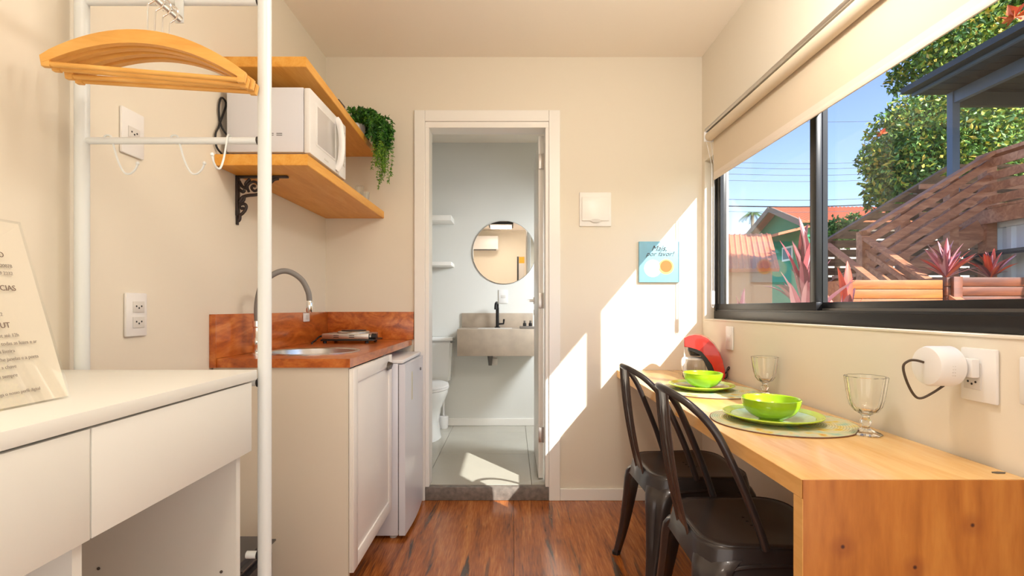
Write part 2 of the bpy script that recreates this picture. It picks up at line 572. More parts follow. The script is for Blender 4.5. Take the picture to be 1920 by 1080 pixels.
# main window
wf = shell('window_1', (1.13, 1.86, WZ0))
FX0, FX1 = 1.10, 1.16
mb = MB()
mb.box((FX0, WY0, WZ0 + 0.001), (FX1, WY1, 1.045), 0.002)
mb.box((FX0 + 0.004, WY0 + 0.02, 1.045), (FX1 - 0.004, WY1 - 0.02, 1.052))
mb.box((FX0, WY0, 1.835), (FX1, WY1, WZ1 - 0.0005), 0.002)
mb.box((FX0, WY1 - 0.022, 1.045), (FX1, WY1 - 0.0005, 1.835), 0.002)
mb.box((FX0, WY0 + 0.0005, 1.045), (FX1, WY0 + 0.022, 1.835), 0.002)
build('window_frame', mb, M_alu, wf)
def sash(y0, y1, x0, x1, m):
    mb = MB()
    z0, z1, w = 1.052, 1.830, 0.034
    mb.box((x0, y0, z0), (x1, y1, z0 + 0.030), 0.0015)
    mb.box((x0, y0, z1 - 0.022), (x1, y1, z1), 0.0015)
    mb.box((x0, y0, z0 + 0.030), (x1, y0 + w, z1 - 0.022), 0.0015)
    mb.box((x0, y1 - w, z0 + 0.030), (x1, y1, z1 - 0.022), 0.0015)
    for yy in (y0 + w + 0.003, y1 - w - 0.006):
        mb.box((x0 + 0.003, yy - 0.003, z0 + 0.03), (x1 - 0.002, yy + 0.006, z1 - 0.022))
    s = build('sash', mb, m, wf)
    xm = (x0 + x1) / 2
    build('pane', MB().box((xm - 0.002, y0 + w - 0.004, z0 + 0.026), (xm + 0.002, y1 - w + 0.004, z1 - 0.018)), M_pane, s, smooth=False)
sash(1.863, WY1 - 0.024, 1.106, 1.129, M_alu)
sash(WY0 + 0.024, 1.912, 1.132, 1.155, M_alu)
build('track_rail', MB().box((1.1292, WY0 + 0.024, 1.050), (1.1318, WY1 - 0.024, 1.060)), M_alug, wf, smooth=False)

# bathroom window (frosted)
M_frost = mat('frosted_glass', (0.95, 0.97, 0.98, 1), 0.6, trans=1.0, ior=1.3)
w2 = shell('window_2', (1.12, 3.4, BW[2]))
mb = MB()
mb.box((1.10, BW[0], BW[2] + 0.001), (1.15, BW[1], BW[2] + 0.04)); mb.box((1.10, BW[0], BW[3] - 0.04), (1.15, BW[1], BW[3] - 0.001))
mb.box((1.10, BW[0] + 0.001, BW[2] + 0.04), (1.15, BW[0] + 0.04, BW[3] - 0.04)); mb.box((1.10, BW[1] - 0.04, BW[2] + 0.04), (1.15, BW[1] - 0.001, BW[3] - 0.04))
build('window_frame', mb, M_alu, w2)
build('pane', MB().box((1.12, BW[0] + 0.04, BW[2] + 0.04), (1.126, BW[1] - 0.04, BW[3] - 0.04)), M_frost, w2, smooth=False)

# ------------------------------------------------------------------ roller blind
bl = thing('roller_blind', (1.0, 1.72, 1.93), 'sand coloured roller blind half lowered over the big window', 'blind')
B0, B1 = 0.86, 2.60
build('roll', MB().lathe([(0, 0), (0.023, 0), (0.023, B1 - B0 - 0.01), (0, B1 - B0 - 0.01)], (1.0, B0, 1.928), 32, 'Y'), M_blind, bl)
mb = MB()
mb.box((0.988, B0 - 0.01, 1.9535), (1.0495, B1 + 0.01, 1.958), 0.001)
mb.box((0.982, B0 - 0.01, 1.9535), (0.988, B1 + 0.01, 1.972), 0.002)
mb.box((1.043, B0 - 0.01, 1.958), (1.0495, B1 + 0.01, 1.972), 0.001)
build('headrail', mb, M_steel, bl)
mb = MB().box((1.0195, B0 + 0.01, 1.746), (1.0205, B1 - 0.012, 1.93))
build('fabric', mb, M_blind, bl, smooth=False)
build('hem_band', MB().box((1.0193, B0 + 0.01, 1.7258), (1.0207, B1 - 0.012, 1.7459)), M_hem, bl, smooth=False)
build('hem_bar', MB().box((1.0165, B0 + 0.01, 1.706), (1.0235, B1 - 0.012, 1.7255), 0.003), M_hem, bl)
for yy in (B0 - 0.008, B1 + 0.002):
    build('end_bracket', MB().box((0.976, yy - 0.004, 1.905), (1.0495, yy + 0.006, 1.956), 0.002), M_plastic, bl)
mb = MB()
mb.tube([(0.990, 2.618, 1.93), (1.034, 2.650, 1.80), (1.034, 2.650, 1.075), (1.037, 2.651, 1.064), (1.043, 2.652, 1.064), (1.046, 2.652, 1.075), (1.046, 2.652, 1.80), (1.014, 2.618, 1.93)], 0.0013, 6)
for k in range(79):
    z = 1.08 + k * 0.009
    mb.box((1.0320, 2.648, z), (1.0362, 2.6522, z + 0.0045))
build('pull_chain', mb, M_plastic, bl)
build('chain_weight', MB().box((1.030, 2.645, 1.078), (1.049, 2.657, 1.150), 0.004), M_plastic, bl)

# ------------------------------------------------------------------ outlets, switches, panel
M_slot = mat('socket_recess', rgb(216, 211, 204), 0.5)
def wall_plate(name, wallx, yc, zc, w, h, side, label, cat, modules, mh=0.030):
    """plate on a wall X=wallx; side=+1 faces +X, -1 faces -X. modules: list of (dy, dz, kind)"""
    t = thing(name, (wallx, yc, zc - h / 2), label, cat)
    s = side
    build('plate', MB().box((wallx + s * 0.0005, yc - w / 2, zc - h / 2), (wallx + s * 0.009, yc + w / 2, zc + h / 2), 0.0035), M_plastic, t)
    for (dy, dz, kind) in modules:
        o = build('socket' if kind == 's' else 'rocker', MB().box((wallx + s * 0.009, yc + dy - 0.021, zc + dz - mh / 2), (wallx + s * 0.0112, yc + dy + 0.021, zc + dz + mh / 2), 0.001), M_slot if kind == 's' else M_plastic, t)
        if kind == 's':
            hb = MB()
            for k in (-0.0095, 0, 0.0095):
                zz = zc + dz + (-0.003 if k == 0 else 0.002)
                hb.cyl((wallx + s * 0.0111, yc + dy + k, zz), (wallx + s * 0.0117, yc + dy + k, zz), 0.0026, 8)
            build('pin_hole', hb, M_black, o)
    return t
wall_plate('wall_outlet', LX, 1.395, CAMZ + (577 - 590) * 1.395 / 960, 0.078, 0.118, 1, 'white double wall outlet on the left wall above the dresser', 'outlet', [(0.004, 0.021, 's'), (0.004, -0.021, 's')])
wall_plate('wall_outlet', LX, 1.382, 1.532, 0.082, 0.122, 1, 'white wall outlet high on the left wall behind the rack crossbar', 'outlet', [(0, 0.0, 's')])
wall_plate('light_switch', RX, 2.46, 1.062 + (577 - 634) * 2.46 / 960, 0.075, 0.112, -1, 'white wall switch on right wall just behind the coffee maker', 'switch', [(0, 0, 'r')])
wall_plate('wall_outlet', RX, 1.145, 1.062 + (577 - 705) * 1.13 / 960, 0.088, 0.120, -1, 'white wall outlet holding the round plug-in device', 'outlet', [(0.012, 0.012, 's'), (0.012, -0.018, 's')])
wall_plate('light_switch', RX, 1.012, 1.062 + (577 - 716) * 1.03 / 960, 0.08, 0.098, -1, 'white wall switch at the right edge of the photo, past the round device', 'switch', [(0, 0, 'r')])

# round plug-in device with its cable
dv = thing('plug_in_device', (1.0, 1.17, 0.90), 'round white plug-in device with a looped dark cable in right wall outlet', 'device')
cz = 1.062 + (577 - 689) * 1.15 / 960
mb = MB().lathe([(0, 0), (0.030, 0), (0.042, -0.003), (0.046, -0.008), (0.046, -0.055), (0.043, -0.062), (0.03, -0.065), (0, -0.065)], (1.018, 1.182, cz), 40, 'X')
build('housing', mb, M_plastic, dv)
build('plug_adapter', MB().box((1.0195, 1.135, cz - 0.022), (1.0378, 1.175, cz + 0.020), 0.003), M_plastic, dv)
mb = MB()
for k in range(4):
    for j in range(2):
        x = 0.978 + j * 0.005
        mb.box((x, 1.1355, cz - 0.018 + k * 0.007), (x + 0.002, 1.1368, cz - 0.0165 + k * 0.007))
build('indicator_dots', mb, M_slot, dv)
mb = MB().tube(catmull([(0.953, 1.185, cz + 0.008), (0.938, 1.19, cz + 0.012), (0.926, 1.195, cz + 0.010), (0.917, 1.20, cz - 0.004), (0.925, 1.20, cz - 0.038), (0.942, 1.20, cz - 0.070), (0.955, 1.195, cz - 0.077), (0.975, 1.185, cz - 0.062), (0.995, 1.18, cz - 0.045)], 6), 0.0028, 8)
build('cable', mb, mat('brown_cable', rgb(72, 58, 44), 0.5), dv)

# electric panel on the back wall
ep = thing('breaker_panel', (0.46, BY - 0.01, 1.52), 'cream breaker panel cover on the back wall beside the bathroom door', 'breaker panel')
z0, z1 = CAMZ + (577 - 425) * BY / 960, CAMZ + (577 - 361) * BY / 960
build('cover', MB().box((0.372, BY - 0.010, z0), (0.547, BY - 0.0005, z1), 0.004), M_trim, ep)
dd = build('panel_door', MB().box((0.384, BY - 0.0185, z0 + 0.042 - 0.012), (0.535, BY - 0.0105, z1 - 0.028), 0.003), M_trim, ep)
build('latch', MB().lathe([(0, 0), (0.028, 0), (0.028, -0.004), (0, -0.004)], (0.460, BY - 0.0165, z0 + 0.030), 24, 'Y', squash=0.35), M_plasticg, dd)

# picture tile "Mais, por favor!"
pt = thing('picture_tile', (0.81, BY - 0.02, 1.2), 'light blue square picture with two cups and lettering on the sunlit wall', 'picture')
tx0, tx1 = (1197 - 960) * BY / 960, (1272 - 960) * BY / 960
tz1, tz0 = CAMZ + (577 - 453.5) * BY / 960, CAMZ + (577 - 529.5) * BY / 960
TY = BY - 0.0165
build('board', MB().box((tx0, TY, tz0), (tx1, BY - 0.0005, tz1), 0.001), mat('sky_blue_print', rgb(130, 186, 206), 0.5, noise=0.12, scale=30), pt)
M_c1 = mat('print_saucer', rgb(236, 226, 190), 0.5); M_c2 = mat('print_cream', rgb(228, 212, 208), 0.5)
M_c3 = mat('print_orange_saucer', rgb(226, 178, 110), 0.5); M_c4 = mat('print_coffee', rgb(196, 112, 48), 0.5)
w_ = tx1 - tx0; h_ = tz1 - tz0
def disc(name, fx, fz, r, d, m, par):
    return build(name, MB().lathe([(0, -d), (r * w_, -d), (r * w_, 0), (0, 0)], (tx0 + fx * w_, TY, tz1 - fz * h_), 36, 'Y'), m, par)
disc('printed_saucer', 0.34, 0.66, 0.215, 0.0004, M_c1, pt)
disc('printed_cup', 0.36, 0.62, 0.15, 0.0008, M_c2, pt)
disc('printed_saucer', 0.67, 0.62, 0.19, 0.0006, M_c3, pt)
disc('printed_coffee', 0.67, 0.61, 0.145, 0.0010, M_c4, pt)
M_print = mat('print_lettering', rgb(60, 44, 36), 0.6)
fx_ = (1, 0, 0); up_ = (0, 0, 1)
text('lettering', 'Mais,', M_print, pt, 0.042, axes(Vector((tx0 + 0.30 * w_, TY - 0.0012, tz1 - 0.23 * h_)), fx_, up_), shear=0.4)
text('lettering', 'por favor!', M_print, pt, 0.037, axes(Vector((tx0 + 0.17 * w_, TY - 0.0012, tz1 - 0.36 * h_)), fx_, up_), shear=0.4)

# ------------------------------------------------------------------ shelves, microwave, plant
lsz0, lsz1 = 1.555, 1.594
o = build('wall_shelf', MB().prism([(LX + 0.001, 1.772, lsz0), (-0.7075, 1.772, lsz0), (-0.7075, BY - 0.001, lsz0), (LX + 0.001, BY - 0.001, lsz0)], (0, 0, lsz1 - lsz0), 0.0015), M_pine)
tag(o, 'lower honey coloured wooden shelf carrying the white microwave', 'shelf', 'wooden shelves above the counter')
usz0, usz1 = 1.896, 1.932
o = build('wall_shelf', MB().prism([(LX + 0.001, 1.772, usz0), (-0.713, 1.772, usz0), (-0.750, BY - 0.001, usz0), (LX + 0.001, BY - 0.001, usz0)], (0, 0, usz1 - usz0), 0.0015), M_pine)
tag(o, 'upper honey coloured wooden shelf above the microwave', 'shelf', 'wooden shelves above the counter')

# ornamental bracket (profile in X-Z, plane Y=1.913)
BR = thing('shelf_bracket', (-1.02, 1.913, 1.37), 'black ornamental cast iron bracket under the lower shelf', 'bracket')
yb = 1.913
bx, bz = LX + 0.001, lsz0 - 0.0005
build('wall_strip', MB().box((bx, yb - 0.010, bz - 0.150), (bx + 0.009, yb + 0.010, bz), 0.002).box((bx, yb - 0.0075, bz - 0.183), (bx + 0.006, yb + 0.0075, bz - 0.150), 0.002), M_iron, BR)
build('shelf_arm', MB().box((bx + 0.009, yb - 0.009, bz - 0.008), (bx + 0.192, yb + 0.009, bz), 0.002), M_iron, BR)
mb = MB()
def scroll(pts, r=0.0058):
    mb.tube(catmull([(bx + p[0], yb, bz - p[1]) for p in pts], 5), r, 8)
scroll([(0.010, 0.020), (0.022, 0.040), (0.040, 0.046), (0.034, 0.030), (0.050, 0.012)], 0.006)
scroll([(0.012, 0.100), (0.022, 0.080), (0.044, 0.073), (0.074, 0.070), (0.102, 0.060), (0.116, 0.040), (0.112, 0.020), (0.100, 0.010)], 0.0062)
scroll([(0.046, 0.060), (0.040, 0.040), (0.050, 0.026), (0.068, 0.022), (0.082, 0.034), (0.080, 0.050), (0.066, 0.056), (0.056, 0.046), (0.062, 0.036), (0.070, 0.040)], 0.005)
scroll([(0.012, 0.052), (0.024, 0.060), (0.030, 0.052)], 0.006)
scroll([(0.030, 0.076), (0.026, 0.092), (0.014, 0.100)], 0.0055)
scroll([(0.012, 0.108), (0.026, 0.104), (0.036, 0.112), (0.032, 0.128), (0.020, 0.142), (0.012, 0.146)], 0.006)
scroll([(0.012, 0.114), (0.020, 0.124), (0.026, 0.116)], 0.0045)
scroll([(0.102, 0.044), (0.118, 0.050), (0.124, 0.040), (0.128, 0.026), (0.140, 0.014), (0.156, 0.010)], 0.006)
scroll([(0.112, 0.020), (0.122, 0.012), (0.134, 0.010)], 0.005)
scroll([(0.012, 0.144), (0.012, 0.160), (0.006, 0.170)], 0.006)
build('scrollwork', mb, M_iron, BR)

# microwave
mw = thing('microwave', (-0.86, 1.99, lsz1), 'white microwave oven on the lower wooden shelf', 'microwave')
mx0, mx1, my0, my1, mz0, mz1 = -1.004, -0.733, 1.798, 2.185, 1.606, 1.838
build('body', MB().box((mx0, my0 + 0.002, mz0 + 0.003), (mx1, my1 - 0.002, mz1), 0.004), M_cool, mw)
dz0, dz1 = mz0 - 0.001, mz1 - 0.002
dy1 = 2.105
build('door', MB().box((mx1 + 0.001, my0, dz0), (-0.7085, dy1, dz1), 0.006), M_plastic, mw)
build('door_window', MB().box((-0.7085, 1.862, dz0 + 0.052), (-0.7060, 2.042, dz1 - 0.042), 0.001), M_mwglass, mw)
build('window_surround', MB().box((-0.7086, 1.852, dz0 + 0.044), (-0.7070, 2.052, dz1 - 0.034), 0.0005), M_plastic, mw)
build('control_panel', MB().box((mx1 + 0.001, dy1 + 0.002, dz0), (-0.7085, my1, dz1), 0.005), M_plastic, mw)
mb = MB()
mb.tube(catmull([(-0.709, 2.062, dz1 - 0.012), (-0.694, 2.066, dz1 - 0.04), (-0.687, 2.068, (dz0 + dz1) / 2), (-0.694, 2.066, dz0 + 0.04), (-0.709, 2.062, dz0 + 0.012)], 6), 0.008, 10, flat=1.6)
build('handle', mb, M_plastic, mw)
mb = MB().box((-0.7086, 2.125, dz1 - 0.065), (-0.7068, 2.165, dz1 - 0.035), 0.001)
mb2 = MB()
for k in range(4):
    for j in range(3):
        mb2.box((-0.7086, 2.124 + j * 0.016, dz0 + 0.05 + k * 0.022), (-0.7068, 2.136 + j * 0.016, dz0 + 0.064 + k * 0.022), 0.0008)
build('display', mb, M_dark, mw)
build('buttons', mb2, M_plasticg, mw)
build('badge', MB().box((-0.7086, 1.935, dz0 + 0.017), (-0.7072, 1.975, dz0 + 0.023)), M_slot, mw)
mb = MB()
for zz in (1.668, 1.674):
    for xx in (-0.858, -0.828):
        build('vent_slot', MB().box((xx, my0 + 0.0008, zz), (xx + 0.020, my0 + 0.0022, zz + 0.0018)), M_hole, mw)
for (xx, yy) in ((-0.745, 1.83), (-0.99, 1.83), (-0.745, 2.15), (-0.99, 2.15)):
    build('foot', MB().cyl((xx, yy, lsz1 + 0.0003), (xx, yy, mz0 + 0.004), 0.009, 12), M_dark, mw)
mb = MB().tube(catmull([(-1.003, 1.83, 1.66), (-1.022, 1.80, 1.70), (-1.022, 1.785, 1.755), (-1.022, 1.80, 1.80), (-1.022, 1.83, 1.79), (-1.022, 1.80, 1.725), (-1.020, 1.78, 1.69), (-1.022, 1.765, 1.66), (-1.022, 1.77, 1.62), (-1.015, 1.79, 1.60)], 6), 0.0035, 8)
build('power_cord', mb, M_black, mw)

# dark tin and glasses on the shelves
o = build('dark_box', MB().box((-0.80, 2.20, usz1 + 0.0003), (-0.743, 2.285, usz1 + 0.028), 0.003), mat('dark_brown_tin', rgb(70, 48, 40), 0.5))
tag(o, 'small dark box on the upper shelf at its front edge', 'box')
def tumbler(loc, r, h, label):
    p = [(0, 0.0003), (r * 0.8, 0.0003), (r, h), (r - 0.002, h), (r * 0.8 - 0.002, 0.008), (0, 0.008)]
    o = build('drinking_glass', MB().lathe(p, loc, 24), M_thin)
    return tag(o, label, 'glass', 'clear glasses on the lower shelf')
tumbler((-0.745, 2.50, lsz1), 0.022, 0.062, 'clear drinking glass on the lower shelf nearer the microwave')
tumbler((-0.745, 2.59, lsz1), 0.025, 0.052, 'shorter clear drinking glass on the lower shelf nearer the back wall')

# hanging plant
random.seed(5)
pl = thing('trailing_plant', (-0.80, 2.66, usz1), 'green trailing plant spilling over the end of the upper shelf', 'plant')
build('pot', MB().lathe([(0, 0.0003), (0.035, 0.0003), (0.045, 0.075), (0.041, 0.075), (0.033, 0.010), (0, 0.010)], (-0.805, 2.655, usz1), 24), M_plastic, pl)
def leafy(mb, p, d, ln, w):
    d = d.normalized(); u, v = frame_for(d)
    a = random.random() * 6.28
    s = (u * math.cos(a) + v * math.sin(a)) * w
    n = d.cross(s).normalized() * w * 0.4
    q = [p, p + d * ln * 0.45 + s + n, p + d * ln, p + d * ln * 0.45 - s + n]
    vs = [mb.bm.verts.new(x) for x in q]
    mb.bm.faces.new(vs[:3]); mb.bm.faces.new((vs[0], vs[2], vs[3]))
mbs = [MB(), MB(), MB()]
stems = MB()
for k in range(95):
    a = random.uniform(-PI, PI)
    ca = random.gauss(0.1, 0.8)
    st = Vector((-0.795 + random.uniform(-0.03, 0.03), 2.65 + random.uniform(-0.03, 0.03), usz1 + 0.07))
    out = Vector((math.cos(ca), math.sin(ca) * 0.75, 0))
    reach = random.uniform(0.05, 0.150)
    long_ = random.random() < 0.5 and out.x > 0.6
    top = st + out * reach * 0.55 + Vector((0, 0, random.uniform(0.015, 0.085)))
    mid = st + out * (reach if not long_ else max(reach, 0.10)) + Vector((0, 0, random.uniform(-0.03, 0.03)))
    pts = [st, top, mid]
    if out.x > 0.35 or long_:
        mid.x = max(mid.x, -0.722 + random.uniform(0, 0.07))
        drop = random.uniform(0.08, 0.30) if long_ else random.uniform(0.03, 0.12)
        pts.append(mid + Vector((random.uniform(-0.004, 0.02), random.uniform(-0.015, 0.015), -drop * 0.55)))
        pts.append(mid + Vector((random.uniform(-0.012, 0.012), random.uniform(-0.02, 0.02), -drop)))
    path = catmull(pts, 7)
    for q in path:
        q.y = min(q.y, BY - 0.02)
    stems.tube(path, 0.0009, 4)
    for i, q in enumerate(path[2:]):
        prev = path[i + 1]
        d0 = (q - prev)
        for j in range(4):
            dd = Vector((random.gauss(0, 1), random.gauss(0, 1), random.gauss(0, 0.7))).normalized() + d0.normalized() * 0.8
            low = q.z < usz0
            leafy(mbs[0 if random.random() < 0.5 else (2 if low else 1)], q, dd, random.uniform(0.012, 0.022) * (0.9 if low else 1.15), random.uniform(0.0022, 0.0045) * (0.7 if low else 1.5))
build('stem', stems, mat('plant_stem', rgb(86, 120, 40), 0.6), pl)
for mb, c in zip(mbs, (rgb(70, 128, 34), rgb(38, 92, 30), rgb(132, 176, 44))):
    o = build('foliage', mb, mat('plant_leaf', c, 0.5), pl, smooth=False); o['kind'] = 'stuff'

# ------------------------------------------------------------------ kitchen counter
CX, CY0, ct0, ct1 = -0.553, 1.748, 0.857, 0.8875
kc = thing('countertop', (-0.79, 2.29, ct0), 'red brown hardwood countertop with splashback in the left corner', 'countertop')
sk = Vector((-0.79, 2.045, ct1)); SR = 0.166
mb = MB()
N = 48
ring = [(sk.x + SR * math.cos(2 * PI * k / N), sk.y + SR * math.sin(2 * PI * k / N)) for k in range(N)]
def rect_pt(t):
    x0, x1, y0, y1 = LX + 0.001, CX, CY0, BY - 0.001
    c, s = math.cos(t), math.sin(t)
    k = 1e9
    if c > 1e-6: k = min(k, (x1 - sk.x) / c)
    if c < -1e-6: k = min(k, (x0 - sk.x) / c)
    if s > 1e-6: k = min(k, (y1 - sk.y) / s)
    if s < -1e-6: k = min(k, (y0 - sk.y) / s)
    return (sk.x + c * k, sk.y + s * k)
angs = sorted([2 * PI * k / N for k in range(N)] + [math.atan2(y - sk.y, x - sk.x) % (2 * PI) for x in (LX + 0.001, CX) for y in (CY0, BY - 0.001)])
L = len(angs)
def cring(z, f):
    return [mb.bm.verts.new((f(a)[0], f(a)[1], z)) for a in angs]
fin = lambda a: (sk.x + SR * math.cos(a), sk.y + SR * math.sin(a))
ti, to = cring(ct1, fin), cring(ct1, rect_pt)
bi, bo = cring(ct0, fin), cring(ct0, rect_pt)
for k in range(L):
    j = (k + 1) % L
    for q in ((ti[k], ti[j], to[j], to[k]), (bi[k], bo[k], bo[j], bi[j]), (to[k], to[j], bo[j], bo[k]), (ti[k], bi[k], bi[j], ti[j])):
        mb.bm.faces.new(q)
build('worktop', mb, M_counter, kc, smooth=False)
SPZ = 1.0395
build('splashback', MB().box((LX + 0.0005, CY0 - 0.002, ct1 + 0.0003), (LX + 0.020, BY - 0.021, SPZ), 0.0015), M_counter, kc)
build('splashback', MB().box((LX + 0.0005, BY - 0.0205, ct1 + 0.0003), (-0.541, BY - 0.0005, SPZ), 0.0015), M_counter, kc)
build('end_cap', MB().box((LX + 0.0005, CY0 - 0.008, ct0), (LX + 0.022, CY0 - 0.0022, SPZ), 0.001), M_counter, kc)

sn = thing('sink', (sk.x, sk.y, ct1 - 0.13), 'round stainless steel sink set into the brown countertop', 'sink')
build('bowl', MB().lathe([(0.176, ct1 + 0.0005), (0.176, ct1 + 0.003), (0.166, ct1 + 0.0035), (0.161, ct1 - 0.001), (0.155, ct1 - 0.05), (0.138, ct1 - 0.10), (0.10, ct1 - 0.125), (0.025, ct1 - 0.130), (0, ct1 - 0.130), (0, ct1 - 0.132), (0.102, ct1 - 0.128), (0.141, ct1 - 0.102), (0.158, ct1 - 0.052), (0.163, ct1 - 0.001), (0.176, ct1 + 0.0005)], (sk.x, sk.y, 0), 64), M_steel, sn)
build('drain', MB().lathe([(0, 0.001), (0.022, 0.001), (0.025, 0.003), (0.018, 0.004), (0, 0.002)], (sk.x, sk.y, ct1 - 0.130), 24), M_chrome, sn)
# faucet
fb = Vector((-0.945, 1.90, ct1 + 0.0003))
fc = thing('kitchen_faucet', fb, 'chrome kitchen faucet with a grey flexible arched hose', 'faucet')
mb = MB().lathe([(0, 0), (0.026, 0), (0.026, 0.004), (0.018, 0.007), (0.016, 0.030), (0.018, 0.034), (0.018, 0.060), (0.014, 0.066), (0.014, 0.100), (0.017, 0.104), (0.017, 0.125), (0, 0.125)], fb, 28)
build('faucet_body', mb, M_chrome, fc)
mb = MB().tube([fb + Vector((0.012, -0.004, 0.048)), fb + Vector((0.034, -0.016, 0.052)), fb + Vector((0.052, -0.024, 0.060))], [0.008, 0.007, 0.005], 12)
build('lever', mb, M_chrome, fc)
ep_ = Vector((-0.785, 1.985, 1.085))
pth = catmull([fb + Vector((0, 0, 0.12)), fb + Vector((0.0, 0.0, 0.19)), fb + Vector((0.015, 0.008, 0.262)), fb + Vector((0.055, 0.030, 0.305)), (-0.852, 1.951, 1.200), (-0.812, 1.972, 1.172), (-0.790, 1.983, 1.125), ep_], 8)
build('flexible_spout', MB().tube(pth, 0.0105, 16), M_hose, fc)
build('nozzle', MB().lathe([(0, 0), (0.010, 0), (0.0125, 0.004), (0.0125, 0.042), (0.0105, 0.046), (0, 0.046)], ep_ - Vector((0, 0, 0.042)), 24), M_chrome, fc)

# small white outlet on the left splashback
o = thing('splashback_outlet', (LX + 0.02, 2.51, 1.0), 'small white socket on the brown splashback behind the faucet', 'outlet')
build('plate', MB().box((LX + 0.0205, 2.47, 0.994), (LX + 0.027, 2.54, 1.036), 0.002), M_plastic, o)
build('socket', MB().box((LX + 0.027, 2.490, 1.004), (LX + 0.029, 2.520, 1.026), 0.001), M_slot, o)

# hot plate
hp = thing('electric_hot_plate', (-0.80, 2.58, ct1), 'small silver electric hot plate with black legs on countertop corner', 'hot plate')
hx0, hx1, hy0, hy1, hz0, hz1 = -0.930, -0.700, 2.50, 2.68, ct1 + 0.020, ct1 + 0.048
build('body', MB().box((hx0, hy0, hz0), (hx1, hy1, hz1), 0.004), M_steel, hp)
mb = MB()
for xx in (-0.872, -0.796):
    for zz in (0.010, 0.019):
        build('vent_slot', MB().box((xx, hy0 - 0.0008, hz0 + zz - 0.0015), (xx + 0.026, hy0 + 0.002, hz0 + zz + 0.0015), 0.0005), M_black, hp)
build('base_tray', MB().box((hx0 - 0.004, hy0 - 0.004, hz0 - 0.008), (hx1 + 0.022, hy1 + 0.004, hz0 - 0.0003), 0.002), M_dark, hp)
for (xx, yy) in ((hx0 + 0.012, hy0 + 0.012), (hx1 - 0.012, hy0 + 0.012), (hx0 + 0.012, hy1 - 0.012), (hx1 - 0.012, hy1 - 0.012)):
    build('foot', MB().cyl((xx, yy, ct1 + 0.0003), (xx, yy, hz0 - 0.008), 0.009, 12), M_black, hp)
build('burner', MB().lathe([(0, 0), (0.080, 0), (0.080, 0.004), (0.074, 0.009), (0, 0.009)], (-0.80, 2.59, hz1 + 0.0003), 40), M_steel, hp)
build('burner_ring', MB().lathe([(0.0, 0), (0.060, 0), (0.060, 0.005), (0.0, 0.005)], (-0.80, 2.59, hz1 + 0.0095), 40), M_dark, hp)
build('control_knob', MB().lathe([(0, 0), (0.016, 0), (0.014, 0.022), (0, 0.022)], (hx1 + 0.008, 2.53, hz0 + 0.012), 24, 'X'), M_black, hp)
build('knob_collar', MB().lathe([(0, 0), (0.010, 0), (0.010, 0.008), (0, 0.008)], (hx1, 2.53, hz0 + 0.012), 16, 'X'), M_steel, hp)
build('power_cord', MB().tube(catmull([(hx0 + 0.002, 2.56, hz0 + 0.014), (hx0 - 0.022, 2.54, hz0 + 0.012), (hx0 - 0.034, 2.51, ct1 + 0.014), (hx0 - 0.040, 2.48, ct1 + 0.004), (hx0 - 0.030, 2.46, ct1 + 0.004)], 6), 0.004, 8), M_black, hp)

# base cabinet
cb = thing('base_cabinet', (-0.80, 2.03, 0), 'white base cabinet with shaker door under the sink', 'cabinet')
cy1 = 2.325
build('side_panel', MB().box((-1.025, CY0 + 0.008, 0.0), (-0.562, CY0 + 0.024, ct0 - 0.0005)), mat('putty_laminate', rgb(226, 216, 200), 0.5), cb, smooth=False)
build('side_panel', MB().box((-1.025, cy1 - 0.018, 0.10), (-0.575, cy1, ct0 - 0.0005)), M_white, cb, smooth=False)
build('bottom_panel', MB().box((-1.025, CY0 + 0.0245, 0.135), (-0.585, cy1 - 0.0185, 0.153)), M_white, cb, smooth=False)
build('plinth', MB().box((-0.72, CY0 + 0.0245, 0.0), (-0.705, cy1, 0.1345)), M_white, cb, smooth=False)
DXF = -0.5445
ca, ce, cz0, cz1 = CY0 + 0.012, cy1 - 0.002, 0.150, ct0 - 0.006
fr = 0.052
mb = MB()
mb.box((DXF - 0.016, ca, cz0), (DXF - 0.006, ce, cz1), 0.001)
mb.box((DXF - 0.0065, ca, cz0), (DXF, ca + fr, cz1), 0.0015)
mb.box((DXF - 0.0065, ce - fr, cz0), (DXF, ce, cz1), 0.0015)
mb.box((DXF - 0.0065, ca + fr, cz0), (DXF, ce - fr, cz0 + fr), 0.0015)
mb.box((DXF - 0.0065, ca + fr, cz1 - fr), (DXF, ce - fr, cz1), 0.0015)
dd = build('door', mb, M_trim, cb)
# shell cup handle
mb = MB()
hc = Vector((DXF + 0.0003, ce - 0.070, 0.800))
for i in range(9):
    pass
prof = []
nu, nv = 10, 6
grid = []
for i in range(nu + 1):
    t = PI * i / nu
    row = []
    for j in range(nv + 1):
        f = j / nv
        y = hc.y - 0.030 * math.cos(t) * math.cos(f * PI / 2 * 0.2)
        z = hc.z - 0.010 + 0.036 * math.sin(t) * (1 - f * 0.25)
        x = hc.x + 0.020 * math.sin(f * PI / 2) * (0.35 + 0.65 * math.sin(t))
        row.append(mb.bm.verts.new((x, y, z)))
    grid.append(row)
for i in range(nu):
    for j in range(nv):
        mb.bm.faces.new((grid[i][j], grid[i + 1][j], grid[i + 1][j + 1], grid[i][j + 1]))
hb = [grid[i][nv] for i in range(nu + 1)]
mb.bm.faces.new(hb)
build('cup_handle', mb, mat('dark_pewter', rgb(86, 80, 76), 0.35, metal=0.8), dd)

